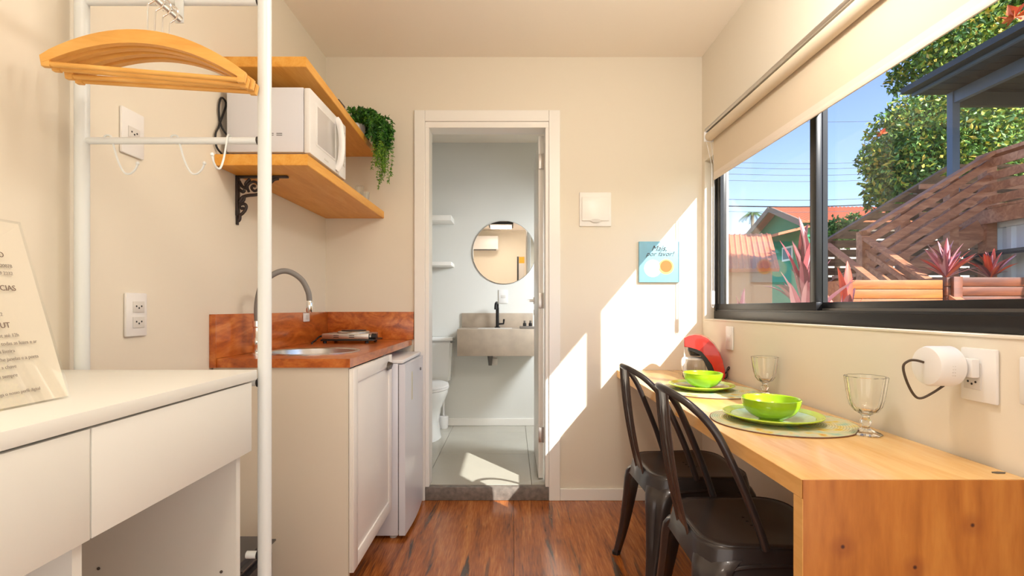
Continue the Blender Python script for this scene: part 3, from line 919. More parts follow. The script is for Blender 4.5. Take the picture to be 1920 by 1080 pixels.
# mini fridge
fg = thing('mini_fridge', (-0.74, 2.575, 0), 'white mini fridge under the countertop beside the bathroom door', 'fridge')
fy0, fy1 = 2.345, 2.808
build('body', MB().box((-0.99, fy0, 0.016), (-0.522, fy1, 0.806), 0.004), M_cool, fg)
build('top_cover', MB().box((-0.99, fy0 - 0.001, 0.8065), (-0.500, fy1 + 0.001, 0.822), 0.003), M_plastic, fg)
mb = MB()
pts = []
nS = 12
for k in range(nS + 1):
    f = k / nS
    y = fy0 + (fy1 - fy0) * f
    pts.append((-0.4895 + 0.010 * math.sin(PI * f), y, 0.018))
pts = [(-0.518, fy0, 0.018)] + pts + [(-0.518, fy1, 0.018)]
mb.prism(pts[::-1], (0, 0, 0.784))
build('door', mb, M_cool, fg, ang=25)
build('door_seal', MB().box((-0.5216, fy0 + 0.006, 0.04), (-0.5183, fy1 - 0.006, 0.80)), M_hole, fg, smooth=False)
lb = MB().box((-0.4855, 2.458, 0.62), (-0.4815, 2.500, 0.755), 0.0003)
build('energy_label', lb, mat('pale_label', rgb(214, 210, 186), 0.5), fg)
build('badge', MB().cyl((-0.4815, 2.69, 0.742), (-0.4775, 2.69, 0.742), 0.008, 16), M_alug, fg)
for yy in (fy0 + 0.03, fy1 - 0.03):
    for xx in (-0.55, -0.95):
        build('foot', MB().cyl((xx, yy, 0.0003), (xx, yy, 0.017), 0.016, 14), M_plasticg, fg)

# pedal bin between dresser and cabinet
pb = thing('pedal_bin', (-0.82, 1.50, 0), 'black plastic bin on the floor between dresser and cabinet', 'bin')
mb = MB()
mb.prism([(-0.93, 1.42, 0.0003), (-0.750, 1.42, 0.0003), (-0.750, 1.60, 0.0003), (-0.93, 1.60, 0.0003)], (0, 0, 0.314), 0.018)
build('bucket', mb, mat('charcoal_plastic', rgb(58, 54, 54), 0.4), pb)
mb = MB()
mb.prism([(-0.94, 1.41, 0.315), (-0.742, 1.41, 0.315), (-0.742, 1.61, 0.315), (-0.94, 1.61, 0.315)], (0, 0, 0.035), 0.015)
build('lid', mb, mat('dark_grey_plastic', rgb(74, 70, 70), 0.3), pb)
mb = MB().tube(catmull([(-0.925, 1.405, 0.31), (-0.88, 1.398, 0.285), (-0.84, 1.396, 0.275), (-0.79, 1.398, 0.285), (-0.755, 1.405, 0.31)], 5), 0.003, 8)
build('wire_handle', mb, M_steel, pb)

# ------------------------------------------------------------------ dresser
ds = thing('dresser', (-0.80, 0.62, 0), 'white two-drawer dresser desk along the left wall', 'dresser')
dy0, dy1, dt = 0.10, 1.160, 0.9215
build('top', MB().box((-1.026, dy0, dt - 0.022), (-0.5775, dy1, dt), 0.0008), M_white, ds)
def drawer(y0, y1, x=-0.580):
    o = build('drawer', MB().box((x - 0.016, y0, 0.743), (x, y1, dt - 0.026), 0.0008), M_white, ds)
    return o
drawer(0.258, 0.7040)
drawer(0.7075, 1.142, -0.5805)
build('carcass', MB().box((-1.02, 0.16, 0.75), (-0.600, 1.105, 0.765)).box((-1.02, 0.16, 0.765), (-1.005, 1.105, dt - 0.0225)), M_white, ds, smooth=False)
o = build('side_panel', MB().box((-1.02, 1.108, 0.0), (-0.597, 1.124, dt - 0.0225)), M_white, ds, smooth=False)
build('side_panel', MB().box((-1.02, 0.698, 0.0), (-0.600, 0.714, 0.7495)), M_white, ds, smooth=False)
build('side_panel', MB().box((-1.02, 0.12, 0.0), (-0.600, 0.136, dt - 0.0225)), M_white, ds, smooth=False)
for (px, py) in ((185, 1066), (415, 1072)):
    q = P(px, py, 1.1075)
    build('screw', MB().cyl((q.x, 1.1079, q.z), (q.x, 1.106, q.z), 0.0032, 12), M_hole, o)

# clothes rack (steel frame at the end of the dresser)
rk = thing('clothes_rack', (-0.78, 1.18, 0), 'white tubular steel clothes rack around the dresser', 'clothes rack')
RY = 1.18
fxp, bxp = -0.570, -0.991
ztop, zmid = CAMZ + (577 - 3) * RY / 960, CAMZ + (577 - 264) * RY / 960
for xx in (fxp, bxp):
    build('post', MB().cyl((xx, RY, 0.0), (xx, RY, 2.10), 0.0148, 24), M_rack, rk)
build('crossbar', MB().cyl((bxp + 0.012, RY, ztop), (fxp - 0.012, RY, ztop), 0.0090, 16), M_rack, rk)
build('crossbar', MB().cyl((bxp + 0.012, RY, zmid), (fxp - 0.012, RY, zmid), 0.0080, 16), M_rack, rk)
build('crossbar', MB().cyl((bxp + 0.012, RY, 2.08), (fxp - 0.012, RY, 2.08), 0.0080, 16), M_rack, rk)
for z in (CAMZ - 140 * RY / 960, CAMZ - 463 * RY / 960):
    c_ = build('connector', MB().cyl((-0.611, RY, z), (fxp - 0.014, RY, z), 0.0085, 14), M_rack, rk)
    build('rubber_washer', MB().cyl((fxp - 0.0165, RY, z), (fxp - 0.0128, RY, z), 0.0105, 14), M_dark, c_)
for z in (ztop, zmid):
    build('rubber_washer', MB().cyl((fxp - 0.0165, RY, z), (fxp - 0.0128, RY, z), 0.0098, 14), M_dark, rk)
rx, rz = -0.760, 1.722
build('hanging_rail', MB().cyl((rx, -0.02, rz), (rx, RY - 0.012, rz), 0.0092, 20), M_chrome, rk)
build('rail_bracket', MB().box((rx - 0.010, RY - 0.012, rz - 0.010), (rx + 0.010, RY - 0.008, ztop + 0.002), 0.002), M_rack, rk)
for i, (px, rot) in enumerate(((203, 0), (328, 0), (430, 90))):
    X = (px - 960) * RY / 960
    h = thing('rack_hook', (X, RY, zmid - 0.09), ['white wire hook on the rack crossbar nearest the left post', 'middle white wire hook on the rack crossbar', 'white wire hook on the rack crossbar in front of the shelf corner'][i], 'hook', 'hooks on the rack crossbar')
    c = math.cos(R(rot)); s = -math.sin(R(rot))
    pp = [(-0.001, -0.004), (-0.010, 0.002), (-0.006, 0.012), (0.006, 0.010), (0.012, -0.010), (0.022, -0.045), (0.036, -0.072), (0.050, -0.076), (0.062, -0.066), (0.068, -0.052)]
    pts = [(X + a * c, RY + a * s, zmid + b) for a, b in pp]
    build('wire', MB().tube(catmull(pts, 5), 0.0022, 8), M_rack, h)
    build('tip', MB().lathe([(0, -0.004), (0.0035, -0.002), (0.004, 0.001), (0.0025, 0.004), (0, 0.005)], pts[-1], 12), M_rack, h)

# wooden hangers
def hanger(yc, rot, tilt, dx, label, roll=0.0):
    t = thing('clothes_hanger', (rx, yc, rz), label, 'hanger', 'wooden hangers on the chrome rail')
    HW = 0.192
    o0 = Vector((rx, yc, rz))
    mb = MB()
    n = 22
    top = []; bot = []
    for i in range(n + 1):
        u = -1 + 2 * i / n
        ht = -0.081 - 0.070 * (abs(u) ** 2.0)
        w = 0.028 * (1 - 0.35 * u * u)
        top.append((u * HW, ht)); bot.append((u * HW * 0.985, ht - w))
    outline = top + bot[::-1]
    pts = [o0 + Vector((a, -0.0065, b)) for a, b in outline]
    mb.prism(pts, (0, 0.013, 0), 0.002)
    build('shoulder', mb, M_hanger, t)
    build('trouser_bar', MB().cyl(o0 + Vector((-HW + 0.006, 0, -0.166)), o0 + Vector((HW - 0.006, 0, -0.166)), 0.0052, 12), M_hanger, t)
    for s in (-1, 1):
        build('end_block', MB().box(o0 + Vector((s * (HW - 0.003), -0.006, -0.173)), o0 + Vector((s * (HW - 0.018), 0.006, -0.153)), 0.002), M_hanger, t)
    hk = [(0, -0.080), (0, -0.030), (0.004, -0.022), (0.013, -0.014), (0.0165, 0.0), (0.0125, 0.0105), (0.001, 0.0150), (-0.010, 0.010), (-0.0148, 0.001)]
    build('hook', MB().tube(catmull([o0 + Vector((a, 0, b)) for a, b in hk], 5), 0.0016, 8), M_chrome, t)
    t.location += Vector((0, 0, -0.0028))
    t.rotation_euler = (R(roll), R(tilt), R(rot))
    return t
hanger(1.068, 11, 0.3, 0, 'front wooden hanger, the one nearest the camera')
hanger(1.092, 9, 1.6, 0, 'second wooden hanger behind the front one')
hanger(1.114, 7, 0.6, 0, 'third wooden hanger from the front')
hanger(1.138, 5.5, 1.4, 0, 'rearmost wooden hanger close to the steel frame')

# acrylic information sign
sg = thing('information_sign', (-0.69, 0.65, dt), 'leaning acrylic information sign with printed text on the white dresser', 'sign')
sb = Vector((-0.6905, 0.800, dt + 0.0008)); stp = Vector((-0.7625, 0.792, dt + 0.272))
upv = (stp - sb); nrm = Vector((0, 1, 0)).cross(upv).normalized()
left = Vector((0, -0.212, 0))
mb = MB().prism([sb, sb + left, stp + left, stp], nrm * 0.0022)
build('acrylic_sheet', mb, M_thin, sg, smooth=False)
mb = MB().prism([sb + nrm * -0.0006 + upv * 0.01 + left * 0.01, sb + left * 0.99 + nrm * -0.0006 + upv * 0.01, stp + left * 0.99 - upv * 0.01 - nrm * 0.0006, stp + left * 0.01 - upv * 0.01 - nrm * 0.0006], nrm * 0.0004)
build('paper_sheet', mb, M_paper, sg, smooth=False)
mb = MB().prism([stp + left * 0.3 - nrm * 0.0012, stp + left * 0.7 - nrm * 0.0012, Vector((-0.86, 0.645, dt + 0.0008)), Vector((-0.86, 0.725, dt + 0.0008))], Vector((0.002, 0, 0)))
build('rear_strut', mb, M_thin, sg, smooth=False)
M_letter = M_ink
def sline(f, endfrac, s, size, m=M_ink):
    o = sb + upv * (1 - f) + nrm * 0.0026 + left * endfrac
    text('lettering', s, m, sg, size * 0.86, axes(o, (0, 1, 0), upv), 'RIGHT')
W = 1.0
sline(0.215, 0.20, 'ATENDIMENTO', 0.0135, M_inkb)
sline(0.270, 0.165, 'Whatsapp 48 98820078', 0.0085)
sline(0.310, 0.175, 'Telefone 48 9989 2232', 0.0085)
sline(0.395, 0.185, 'EMERG\u00caNCIAS', 0.0135, M_inkb)
sline(0.450, 0.42, 'Bombeiros', 0.0085)
sline(0.490, 0.35, 'Ambul\u00e2ncia 190', 0.0085)
sline(0.530, 0.33, 'Pol\u00edcia Civil 192', 0.0085)
sline(0.592, 0.30, 'CHECK OUT', 0.0135, M_inkb)
sline(0.640, 0.26, 'Check-out at\u00e9 12h', 0.0085)
sline(0.680, 0.145, 'Desligue todas as luzes e ar', 0.0085)
sline(0.720, 0.32, 'Lixo na lixeira', 0.0085)
sline(0.760, 0.165, 'Feche janelas e a porta', 0.0085)
sline(0.800, 0.34, 'Deixe a chave', 0.0085)
sline(0.845, 0.35, 'Volte sempre', 0.0085)
sline(0.930, 0.22, 'Siga o nosso perfil digital', 0.0075)

# ------------------------------------------------------------------ wall-mounted table
tb = thing('wall_table', (0.815, 1.93, 0), 'golden wooden counter table along the right wall below the window', 'table')
TZ, TX0 = 0.718, 0.581
build('tabletop', MB().box((TX0, 1.026, TZ - 0.038), (RX - 0.014, BY - 0.001, TZ), 0.0012), M_table, tb)
build('edge_band', MB().box((TX0 - 0.0016, 1.026, TZ - 0.0375), (TX0 - 0.0003, BY - 0.001, TZ - 0.0005)), M_edge, tb, smooth=False)
build('end_panel', MB().box((TX0, 1.0215, 0.0), (RX - 0.014, 1.0255, TZ - 0.0005), 0.0005).box((TX0, 1.0256, 0.0), (RX - 0.014, 1.054, TZ - 0.0385), 0.0006), M_panel, tb)
build('edge_band', MB().box((TX0 - 0.0016, 1.0215, 0.0), (TX0 - 0.0003, 1.054, TZ - 0.038)), M_edge, tb, smooth=False)
mb = MB()
q = P(1890, 885, 1.062)
build('cable_notch', MB().prism([(0.999, 1.066, TZ + 0.0002), (1.006, 1.060, TZ + 0.0002), (1.022, 1.061, TZ + 0.0002), (1.031, 1.069, TZ + 0.0002), (1.021, 1.073, TZ + 0.0002), (1.004, 1.072, TZ + 0.0002)], (0, 0, 0.0006)), M_dark, tb, smooth=False)

# ------------------------------------------------------------------ table setting
def mat_placemat():
    m, nt, b = new_mat('woven_placemat')
    tc = nt.nodes.new('ShaderNodeTexCoord')
    sep = nt.nodes.new('ShaderNodeSeparateXYZ')
    nt.links.new(tc.outputs['Object'], sep.inputs[0])
    le = nt.nodes.new('ShaderNodeVectorMath'); le.operation = 'LENGTH'
    nt.links.new(tc.outputs['Object'], le.inputs[0])
    nz = nt.nodes.new('ShaderNodeTexNoise'); nz.inputs['Scale'].default_value = 22; nz.inputs['Detail'].default_value = 3
    nt.links.new(tc.outputs['Object'], nz.inputs['Vector'])
    cr = nt.nodes.new('ShaderNodeValToRGB')
    e = cr.color_ramp.elements
    e[0].position = 0.30; e[0].color = rgb(140, 196, 190)
    e[1].position = 0.74; e[1].color = rgb(228, 130, 62)
    for p, c in ((0.42, rgb(206, 212, 168)), (0.54, rgb(226, 214, 174)), (0.64, rgb(228, 204, 92))):
        k = e.new(p); k.color = c
    nt.links.new(nz.outputs[0], cr.inputs[0])
    mm = nt.nodes.new('ShaderNodeMath'); mm.operation = 'MULTIPLY'; mm.inputs[1].default_value = 900
    nt.links.new(le.outputs['Value'], mm.inputs[0])
    sn_ = nt.nodes.new('ShaderNodeMath'); sn_.operation = 'SINE'
    nt.links.new(mm.outputs[0], sn_.inputs[0])
    rmp = nt.nodes.new('ShaderNodeMapRange'); rmp.inputs[1].default_value = -1; rmp.inputs[2].default_value = 1
    rmp.inputs[3].default_value = 0.74; rmp.inputs[4].default_value = 1.0
    nt.links.new(sn_.outputs[0], rmp.inputs[0])
    mx = nt.nodes.new('ShaderNodeMix'); mx.data_type = 'RGBA'; mx.blend_type = 'MULTIPLY'; mx.inputs[0].default_value = 1
    nt.links.new(cr.outputs[0], mx.inputs[6]); nt.links.new(rmp.outputs[0], mx.inputs[7])
    nt.links.new(mx.outputs[2], b.inputs['Base Color'])
    b.inputs['Roughness'].default_value = 0.75
    bp = nt.nodes.new('ShaderNodeBump'); bp.inputs['Strength'].default_value = 0.4; bp.inputs['Distance'].default_value = 0.001
    nt.links.new(sn_.outputs[0], bp.inputs['Height']); nt.links.new(bp.outputs[0], b.inputs['Normal'])
    return m
M_mat = mat_placemat()
M_rim = mat('placemat_border', rgb(120, 80, 60), 0.7)
def placemat(x, y, label):
    t = thing('placemat', (x, y, TZ), label, 'placemat', 'round woven placemats')
    build('woven_disc', MB().lathe([(0, 0.0004), (0.199, 0.0004), (0.199, 0.0036), (0, 0.0036)], (x, y, TZ), 72), M_mat, t)
    mb = MB().tube([(x + 0.2 * math.cos(2 * PI * k / 72), y + 0.2 * math.sin(2 * PI * k / 72), TZ + 0.0021) for k in range(72)], 0.0017, 6, closed=True)
    build('rim', mb, M_rim, t)
def plate(x, y, r, label):
    z = TZ + 0.0042
    t = thing('plate', (x, y, z), label, 'plate', 'lime green plates')
    build('rim', MB().lathe([(0, 0.0), (r * 0.60, 0.0), (r * 0.72, 0.006), (r, 0.020), (r, 0.0225), (r * 0.985, 0.0235), (r * 0.84, 0.0165), (r * 0.83, 0.0135), (r * 0.70, 0.0070), (r * 0.58, 0.0025), (0, 0.0022)], (x, y, z), 64), M_plate, t)
    build('well', MB().lathe([(0, 0.0024), (r * 0.575, 0.0027), (r * 0.70, 0.0073), (r * 0.828, 0.0138), (r * 0.825, 0.0155), (r * 0.69, 0.0092), (r * 0.57, 0.0045), (0, 0.0042)], (x, y, z), 64), M_platec, t)
def bowl(x, y, r, label):
    z = TZ + 0.0042 + 0.0048
    h = 0.062
    pr = [(0, 0), (r * 0.42, 0), (r * 0.43, 0.006)]
    for k in range(1, 9):
        a = k / 8
        pr.append((r * (0.43 + 0.57 * math.sin(a * PI / 2) ** 0.95), 0.006 + (h - 0.005) * (1 - math.cos(a * PI / 2)) * 0.75 + (h - 0.005) * a * 0.25))
    inner = [(q[0] - 0.0042, q[1] + 0.003) for q in pr[2:]][::-1]
    inner[0] = (r - 0.0042, h)
    pr = pr + [(r + 0.001, h + 0.001), (r - 0.001, h + 0.0025), (r - 0.0035, h + 0.001)] + inner + [(0, 0.007)]
    o = build('bowl', MB().lathe(pr, (x, y, z), 64), M_green, loc=(x, y, z))
    return tag(o, label, 'bowl', 'lime green bowls')
placemat(0.812, 1.545, 'multicoloured round placemat nearer the camera, under the larger-looking bowl')
placemat(0.815, 2.12, 'multicoloured round placemat farther along the table, near the coffee maker')
plate(0.786, 1.547, 0.139, 'lime green plate nearer the camera on the table')
plate(0.790, 2.14, 0.132, 'lime green plate farther away, near the coffee maker')
bowl(0.777, 1.537, 0.082, 'lime green bowl nearer the camera on the table')
bowl(0.798, 2.14, 0.0785, 'lime green bowl farther away, near the coffee maker')
def goblet(x, y, s, label):
    pr = [(0, 0.0003), (0.036, 0.0003), (0.038, 0.003), (0.034, 0.006), (0.018, 0.012), (0.0095, 0.018), (0.0088, 0.026), (0.013, 0.033), (0.013, 0.038), (0.0085, 0.044), (0.0085, 0.050), (0.014, 0.055),
          (0.026, 0.062), (0.036, 0.076), (0.041, 0.095), (0.0445, 0.118), (0.0475, 0.140), (0.0500, 0.157), (0.0485, 0.158), (0.0455, 0.140), (0.0420, 0.118), (0.0385, 0.096), (0.0335, 0.079), (0.024, 0.067), (0.012, 0.0615), (0, 0.060)]
    pr = [(a * s, b * s) for a, b in pr]
    t = thing('goblet', (x, y, TZ), label, 'glass', 'clear glass goblets')
    build('glass_body', MB().lathe(pr, (x, y, TZ), 50, flute=0.042, nf=10), M_glass, t, ang=60)
goblet(0.962, 1.392, 1.0, 'clear footed glass goblet nearer the camera by the placemat')
goblet(0.985, 1.995, 0.97, 'clear footed glass goblet farther away behind the near green bowl')

# coffee maker
cm = thing('coffee_maker', (0.93, 2.5, TZ), 'red and black arched drip coffee maker at the far end of the table', 'coffee maker')
cu0 = Vector((0.850, 2.53, TZ + 0.0003)); cud = Vector((0.180, -0.075, 0)); cul = cud.normalized(); cvl = Vector((-cul.y, cul.x, 0))
def CU(u, z, v=0.0):
    return cu0 + cul * u + cvl * v + Vector((0, 0, z))
outer = [(0.000, 0.193), (0.020, 0.205), (0.050, 0.211), (0.080, 0.207), (0.110, 0.193), (0.138, 0.165), (0.160, 0.130), (0.176, 0.090), (0.186, 0.045), (0.188, 0.012), (0.180, 0.0)]
inner = [(0.150, 0.0), (0.142, 0.030), (0.128, 0.068), (0.108, 0.105), (0.085, 0.133), (0.060, 0.145), (0.030, 0.148), (0.000, 0.150)]
pts = [CU(a, b) for a, b in outer + inner]
build('red_casing', MB().prism(pts, cvl * 0.125, 0.005), M_red, cm)
inn2 = [(0.149, 0.0), (0.120, 0.0), (0.112, 0.040), (0.098, 0.080), (0.080, 0.112), (0.050, 0.128), (0.020, 0.130), (0.020, 0.147)] 
pts = [CU(a, b, 0.006) for a, b in ([(0.149, 0.0), (0.141, 0.030), (0.127, 0.067), (0.107, 0.104), (0.084, 0.132), (0.060, 0.144), (0.030, 0.147), (0.020, 0.147), (0.020, 0.132), (0.050, 0.128), (0.078, 0.112), (0.096, 0.080), (0.110, 0.040), (0.118, 0.0)])]
build('inner_frame', MB().prism(pts, cvl * 0.112, 0.003), M_dark, cm)
c0 = CU(0.050, 0, 0.062)
build('filter_basket', MB().lathe([(0, 0.104), (0.026, 0.104), (0.038, 0.130), (0.038, 0.146), (0, 0.146)], c0, 28), M_dark, cm)
build('warming_plate', MB().lathe([(0, 0.0), (0.062, 0.0), (0.062, 0.010), (0.056, 0.014), (0, 0.014)], c0, 36), M_dark, cm)
build('carafe', MB().lathe([(0, 0.0145), (0.044, 0.0145), (0.050, 0.022), (0.050, 0.060), (0.044, 0.084), (0.042, 0.084), (0.0475, 0.060), (0.0475, 0.024), (0.042, 0.017), (0, 0.017)], c0, 36), M_thin, cm)
build('carafe_lid', MB().lathe([(0, 0.0845), (0.046, 0.0845), (0.046, 0.092), (0.030, 0.098), (0, 0.099)], c0, 36), M_plastic, cm)
hd = (-cul * 0.8 - cvl * 0.6)
hp_ = [c0 + hd * a + Vector((0, 0, b)) for a, b in ((0.043, 0.090), (0.066, 0.092), (0.074, 0.075), (0.072, 0.045), (0.062, 0.028), (0.050, 0.030))]
build('carafe_handle', MB().tube(catmull(hp_, 5), 0.0065, 10), M_plastic, cm)
build('front_column', MB().prism([CU(-0.004, 0.010, 0.02), CU(0.006, 0.010, 0.02), CU(0.004, 0.192, 0.02), CU(-0.002, 0.192, 0.02)], cvl * 0.016, 0.001), M_plastic, cm)
build('base_plate', MB().prism([CU(-0.006, 0.0, 0.01), CU(0.118, 0.0, 0.01), CU(0.118, 0.0, 0.115), CU(-0.006, 0.0, 0.115)], (0, 0, 0.009), 0.002), M_dark, cm)
build('power_cord', MB().tube(catmull([CU(0.186, 0.020, 0.05), CU(0.205, 0.050, 0.02), CU(0.203, 0.062, -0.01), CU(0.196, 0.050, -0.03), CU(0.196, 0.020, -0.035), CU(0.188, 0.005, -0.02)], 6), 0.0028, 8), M_black, cm)

# ------------------------------------------------------------------ metal chairs
def make_chair(label):
    t = thing('metal_chair', (0, 0, 0), label, 'chair', 'dark metal chairs at the wooden table')
    SH = 0.455
    # seat outline: rounded square, wider at front (+x)
    def outline(hx, hy, rad, n=7, z=0.0, dx=0.0):
        pts = []
        for (sx, sy, a0) in ((1, 1, 0), (-1, 1, 90), (-1, -1, 180), (1, -1, 270)):
            hyy = hy * (1.0 if sx > 0 else 0.94)
            cx_, cy_ = sx * (hx - rad) + dx, sy * (hyy - rad)
            for k in range(n + 1):
                a = R(a0 + 90 * k / n)
                pts.append(Vector((cx_ + rad * math.cos(a), cy_ + rad * math.sin(a), z)))
        return pts
    mb = MB()
    rings = []
    for (hx, hy, rad, z) in ((0.02, 0.02, 0.015, SH - 0.006), (0.10, 0.10, 0.05, SH - 0.005), (0.155, 0.155, 0.07, SH - 0.001), (0.172, 0.172, 0.075, SH), (0.180, 0.180, 0.078, SH - 0.004), (0.183, 0.183, 0.080, SH - 0.014)):
        rings.append([mb.bm.verts.new(p) for p in outline(hx, hy, rad, z=z)])
    n = len(rings[0])
    low = []
    base = outline(0.188, 0.188, 0.075)
    for p in base:
        a = math.atan2(abs(p.y), abs(p.x))
        k = 1 - abs(a - PI / 4) / (PI / 4)
        drop = 0.030 + 0.055 * max(0, k) ** 1.6
        q = p.normalized() * (0.012 * max(0, k))
        low.append(mb.bm.verts.new((p.x + q.x, p.y + q.y, SH - 0.014 - drop)))
    inn = [mb.bm.verts.new((v.co.x * 0.965, v.co.y * 0.965, v.co.z + 0.001)) for v in low]
    und = [mb.bm.verts.new((p.x * 0.95, p.y * 0.95, SH - 0.020)) for p in base]
    rings += [low, inn, und]
    mb.bm.faces.new(rings[0])
    for A, B in zip(rings, rings[1:]):
        for k in range(n):
            mb.bm.faces.new((A[k], A[(k + 1) % n], B[(k + 1) % n], B[k]))
    mb.bm.faces.new(und[::-1])
    st = build('seat', mb, M_chair, t, ang=50)
    # rolled edge and drain holes
    mb = MB()
    mb.tube([Vector((v.x, v.y, SH - 0.003)) for v in outline(0.177, 0.177, 0.078)], 0.0042, 8, closed=True)
    build('rolled_edge', mb, M_chair, st)
    mb = MB()
    for (x, y) in ((0.0, 0.0), (0.028, 0.0), (0.0, 0.028), (0.028, 0.028), (0.0, -0.028), (0.028, -0.028)):
        mb.cyl((x, y, SH - 0.0062), (x, y, SH - 0.0046), 0.0042, 10)
    build('drain_hole', mb, M_black, st)
    # legs
    for sx in (-1, 1):
        for sy in (-1, 1):
            mb = MB()
            fo = 0.222 if sx < 0 else 0.206
            foot = Vector((sx * fo, sy * 0.220, 0.0))
            cl_ = catmull([(sx * 0.128, sy * 0.128, 0.424), (sx * 0.163, sy * 0.163, 0.385), (sx * 0.178, sy * 0.178, 0.27), (sx * 0.196, sy * 0.198, 0.13), foot], 3)
            nl = len(cl_) - 1
            od = Vector((sx, sy, 0)).normalized(); td = Vector((-sy, sx, 0)).normalized()
            rg = []
            for k in range(nl + 1):
                f = k / nl
                c = cl_[k]
                w = 0.050 * (1 - f) ** 1.2 + 0.0150
                d = 0.010 * (1 - f) + 0.0125
                g = 0.010 * math.sin(min(1, f * 1.3) * PI) if 0.05 < f < 0.75 else 0
                sec = [(-1, -0.9), (-1.0, 0.1), (-0.72, 0.8), (-0.35, 1.0), (0, 1.0 - g / d), (0.35, 1.0), (0.72, 0.8), (1.0, 0.1), (1, -0.9), (0.5, -0.75), (0, -0.6), (-0.5, -0.75)]
                rg.append([mb.bm.verts.new(c + td * (a * w) + od * (b * d)) for a, b in sec])
            for A, B in zip(rg, rg[1:]):
                for k in range(12):
                    mb.bm.faces.new((A[k], A[(k + 1) % 12], B[(k + 1) % 12], B[k]))
            mb.bm.faces.new(rg[0]); mb.bm.faces.new(rg[-1])
            lg = build('leg', mb, M_chair, t, ang=50)
            build('foot_cap', MB().cyl(foot, foot + Vector((0, 0, 0.012)), 0.0175, 14), M_black, lg)
    # arched braces between legs
    for (a, b) in (((-1, -1), (1, -1)), ((-1, 1), (1, 1)), ((-1, -1), (-1, 1)), ((1, -1), (1, 1))):
        A = Vector((a[0] * 0.196, a[1] * 0.196, 0.27)); B = Vector((b[0] * 0.196, b[1] * 0.196, 0.27))
        A2 = Vector((a[0] * 0.183, a[1] * 0.183, 0.37)); B2 = Vector((b[0] * 0.183, b[1] * 0.183, 0.37))
        mid = (A2 + B2) / 2; mid.z = 0.412
        q1 = A2.lerp(B2, 0.18); q1.z = 0.400; q2 = A2.lerp(B2, 0.82); q2.z = 0.400
        i1 = A.lerp(B, 0.11); i2 = A.lerp(B, 0.89)
        i11 = A2.lerp(B2, 0.12); i11.z = 0.36; i22 = A2.lerp(B2, 0.88); i22.z = 0.36
        build('arched_brace', MB().tube(catmull([i1, i11, q1, mid, q2, i22, i2], 5), 0.0058, 8), M_chair, t)
    # back hoop
    hp2 = [(-0.030, -0.182, 0.452), (-0.060, -0.180, 0.540), (-0.105, -0.174, 0.650), (-0.150, -0.158, 0.745), (-0.196, -0.120, 0.800), (-0.235, -0.062, 0.828), (-0.248, 0.0, 0.834)]
    hp2 = hp2 + [(a, -b, c) for a, b, c in hp2[-2::-1]]
    build('back_hoop', MB().tube(catmull(hp2, 6), 0.0105, 14), M_chair, t)
    # splat
    mb = MB()
    rows = []
    for k in range(11):
        f = k / 10
        x = -0.182 - 0.062 * f - 0.010 * math.sin(f * PI)
        z = 0.430 + 0.398 * f
        w = 0.052 + 0.010 * f
        if k == 10: z = 0.832
        sec = [(-1, 0), (-0.92, 0.005), (-0.84, 0), (-0.42, 0), (-0.34, 0.004), (-0.26, 0), (0.26, 0), (0.34, 0.004), (0.42, 0), (0.84, 0), (0.92, 0.005), (1, 0)]
        if f < 0.12 or f > 0.86: sec = [(a, b if abs(a) > 0.8 else 0) for a, b in sec]
        rows.append([mb.bm.verts.new((x - b, a * w, z)) for a, b in sec])
    backs = [[mb.bm.verts.new((v.co.x + 0.0022, v.co.y, v.co.z)) for v in r_] for r_ in rows]
    for A, B in zip(rows, rows[1:]):
        for k in range(11): mb.bm.faces.new((A[k], A[k + 1], B[k + 1], B[k]))
    for A, B in zip(backs, backs[1:]):
        for k in range(11): mb.bm.faces.new((A[k + 1], A[k], B[k], B[k + 1]))
    for k in range(11):
        mb.bm.faces.new((rows[0][k + 1], rows[0][k], backs[0][k], backs[0][k + 1])); mb.bm.faces.new((rows[-1][k], rows[-1][k + 1], backs[-1][k + 1], backs[-1][k]))
    for k in range(10):
        mb.bm.faces.new((rows[k][0], rows[k + 1][0], backs[k + 1][0], backs[k][0])); mb.bm.faces.new((rows[k + 1][-1], rows[k][-1], backs[k][-1], backs[k + 1][-1]))
    build('back_splat', mb, M_splat, t, ang=40)
    return t
ch = make_chair('dark metal chair nearer the camera, with arched back and single central splat')
ch2 = copy_tree(ch)
ch.location = (0.675, 1.47, 0)
ch2.location = (0.680, 2.00, 0)
ch2.rotation_euler.z = R(2)
ch2['label'] = 'dark metal chair farther from the camera, next to the back wall'
ch.rotation_euler.z = R(-1.5)

# ------------------------------------------------------------------ bathroom contents
BWY = 4.2998
mr = thing('round_mirror', (-0.067, BWY, 1.26), 'round frameless mirror on the bathroom wall above the basin', 'mirror')
mc = Vector((-0.067, BWY, CAMZ + (577 - 473.5) * 4.3 / 960))
build('glass', MB().lathe([(0, -0.012), (0.262, -0.012), (0.264, -0.010), (0.264, -0.0085), (0, -0.0085)], mc, 96, 'Y'), M_mirror, mr)
build('backing', MB().lathe([(0, -0.008), (0.266, -0.008), (0.266, 0), (0, 0)], mc, 64, 'Y'), M_alug, mr)

